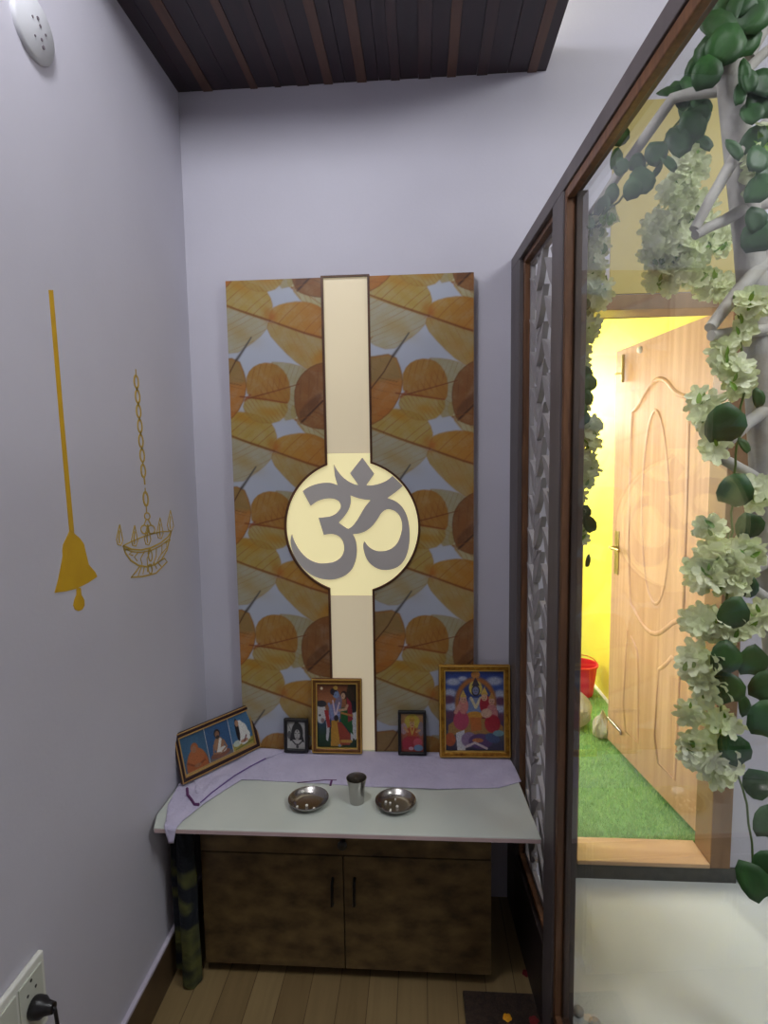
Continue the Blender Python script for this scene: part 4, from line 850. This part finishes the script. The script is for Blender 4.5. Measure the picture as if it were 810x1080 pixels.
def flower(mb, c, r_, n_, rot):
    a, b, n_ = frame_of(n_)
    for k in range(5):
        t = rot+2*pi*k/5; D = a*cos(t)+b*sin(t); E = -a*sin(t)+b*cos(t); w_ = r_*.40; cu = random.uniform(.05,.35)*r_
        vs = [c, c+D*r_*.45+E*w_*.8+n_*cu*.4, c+D*r_*.85+E*w_*.75+n_*cu, c+D*r_*1.05+n_*cu*1.1, c+D*r_*.85-E*w_*.75+n_*cu, c+D*r_*.45-E*w_*.8+n_*cu*.4, c+D*r_*.6+n_*cu*.15]
        mb.add(vs, [(0,1,6),(1,2,6),(2,3,6),(3,4,6),(4,5,6),(5,0,6)])
def toward(): 
    return Vector((random.uniform(-.9,.3), random.uniform(-1,-.3), random.uniform(-.5,.6)))
def garland(label, Y, path, clumps, leaves, rl_, rf, fresh=30):
    """path/clumps/leaves traced on the plane of the garland; clumps (x,y,rx,ry,n)"""
    sc = (Y-CAM.y)/600*1.0; top = q3(path[0][0], path[0][1], Y)
    g = thing('flower_garland', label, 'garland', tuple(top), 'silk flower garlands on the branch tree')
    vine = [q3(a,b,Y)+Vector((0,random.uniform(-.01,.01),0)) for a,b in path]; Q = []
    for i in range(len(vine)-1):
        for t in (0,.25,.5,.75): Q.append(vine[i].lerp(vine[i+1],t)+Vector((random.uniform(-1,1),random.uniform(-1,1),0))*.003)
    obj('vine', MB().tube(Q+[vine[-1]], .0022, 6), mVine, g, smooth=True)
    for (cx_,cy_,rx_,ry_,n_) in clumps:
        fm = MB()
        for i in range(n_):
            a = random.random()*2*pi; rr = sqrt(random.random()); c = q3(cx_+rx_*rr*cos(a), cy_+ry_*rr*sin(a), Y+random.uniform(-1,1)*min(rx_,ry_)*sc*.9)
            flower(fm, c, rf*random.uniform(.8,1.2), toward(), random.random()*6)
        obj('flower_cluster', fm, mPetal, g)
    lm = MB()
    for L_ in leaves:
        cx_,cy_,r_ = L_[:3]; asp = L_[3] if len(L_) > 3 else .9
        leaf(lm, q3(cx_,cy_,Y-.03+random.uniform(-.015,.015)), r_*sc, Vector((random.uniform(-.5,.1),-1,random.uniform(-.3,.3))), L_[4] if len(L_) > 4 else random.uniform(-2.2,-.9), asp, .12)
    o = obj('leaves', lm, mLeaf, g, smooth=True); so = o.modifiers.new('s','SOLIDIFY'); so.thickness = .0008
    bm_ = MB()
    for i in range(fresh):
        k = random.choice(clumps) if clumps else (path[0][0],path[0][1],5,5,0); a = random.random()*6.28; rr = random.random()**.5
        c = q3(k[0]+k[2]*.9*rr*cos(a), k[1]+k[3]*.9*rr*sin(a), Y-random.random()*.03)
        leaf(bm_, c, random.uniform(3,6)*sc, toward(), random.uniform(-2.2,-.9), .45, .35)
    if fresh: obj('small_leaves', bm_, mLeaf2, g, smooth=True)
    return g
garland('slim white blossom garland hanging at the left edge of the glass', -.47,
    [(616,238),(625,262),(628,300),(618,340),(612,380),(610,430),(612,480),(608,520),(611,560),(610,600),(608,640)],
    [(628,262,12,26,42),(626,305,16,22,50),(618,340,14,20,40),(611,372,10,16,26),(603,402,6,14,14),(613,420,8,16,20),(620,458,13,16,34),(617,492,13,16,34),(610,514,14,16,34),(606,545,8,14,16),(609,565,8,10,10)],
    [(616,321,7.5,.8),(601,355,5),(618,392,9,.55,-.6),(621,404,9,.9),(618,420,8),(612,432,8),(614,441,8.5,.9),(622,553,10,.65,-1.2),(617,540,7),(609,578,7,.8,-1.4),(620,592,7,.35,-1.7),(608,612,6,.8,-1.3),(609,632,5,.9),(613,492,7,.5,-1.2),(628,232,9,.8),(612,262,8,.8),(640,222,9)], 9, .016, 50)
garland('dark leafy vine wound over the high left branch with round leaves below', -.52,
    [(735,95),(720,120),(700,150),(675,185),(650,215),(628,236)],
    [(640,228,9,8,10)],
    [(652,143,11,.95),(650,168,10,.6),(692,162,11,.95),(676,192,13,1),(655,176,8),(672,172,9),(667,200,10),(645,205,10,.7),(635,218,10,.7),(622,235,8,.6),(711,96,14,.4,-.1),(720,108,9,.7),(727,90,10,.8),(716,150,16,.7),(730,135,15,.8),(735,125,13,.9),(718,96,12,.8),(706,172,11,.4,-.9),(693,180,8,.4)], 10, .018, 26)
garland('large cluster of cream blossoms hanging in front of the lintel', -.46,
    [(745,130),(730,165),(722,205),(712,240),(700,270),(740,300)],
    [(727,172,15,22,60),(716,205,16,18,50),(702,245,22,22,80),(725,262,20,22,64),(690,268,14,14,30),(700,296,14,12,24),(722,288,16,14,30),(750,300,18,13,40),(772,308,14,12,26),(738,226,14,18,30),(755,252,12,16,24)],
    [(727,120,13,.8),(740,112,12,.8),(744,90,15,.85),(748,62,16,.9),(735,75,14,.8),(742,150,12,.45,-.8),(722,142,12,.7),(760,40,15)], 10, .021, 90)
garland('dark leafy top vine crossing the tree trunk head', -.66,
    [(735,70),(750,45),(770,20),(800,0)],
    [(800,182,12,26,14),(805,150,10,20,10)],
    [(758,28,20,.7,-.8),(772,18,24,.85),(790,12,24,.9),(783,40,20,.8),(765,48,19,.9),(752,58,17,.9),(745,78,15,.9),(790,85,12,.6),(806,88,16,.9),(803,108,17,.9),(793,120,12,.8),(785,78,13,.45,-1.5),(780,100,11,.5,-1.6),(795,150,14,.9),(799,168,14,.8),(775,158,12,.45,-.9),(800,200,15,.8),(808,188,13),(800,250,17,.95),(797,232,12),(774,2,20)], 12, .022, 30)
garland('blossom and round leaf garland hanging beside the trunk at door handle height', -.70,
    [(778,310),(783,360),(786,400),(780,440),(776,480),(772,520),(768,560),(765,600)],
    [(795,318,12,12,18),(763,375,9,18,20),(778,398,12,18,28),(752,442,14,10,10),(752,470,10,10,8),(748,435,12,14,8),(740,425,10,10,5),(795,520,14,14,14),(783,345,8,10,8)],
    [(764,448,20,.95),(775,518,17,.95),(790,556,15,.95),(800,420,10,.6),(785,470,9,.5)], 12, .022, 36)
garland('lower white blossom garland with large round leaves, near the door frame', -.74,
    [(770,560),(766,620),(762,680),(758,740),(770,790),(790,850),(796,930)],
    [(748,558,11,8,10),(755,590,16,16,34),(768,610,22,16,40),(742,606,13,13,16),(785,585,14,12,18),(740,655,16,12,26),(768,660,18,13,34),(795,650,14,12,18),(735,700,16,16,34),(748,725,16,12,26),(735,750,14,10,12),(738,790,18,16,36),(758,805,16,16,30),(762,765,14,14,14)],
    [(773,647,17,.9),(765,694,17,.9),(793,698,17,.95),(768,726,17,.9),(775,791,18,.85,-.9),(803,828,21,.85),(808,760,20,.9),(785,745,13,.5),(808,868,17,.9),(795,930,21,.75,-1),(806,912,14),(790,620,12,.7),(808,725,18)], 12, .023, 60)
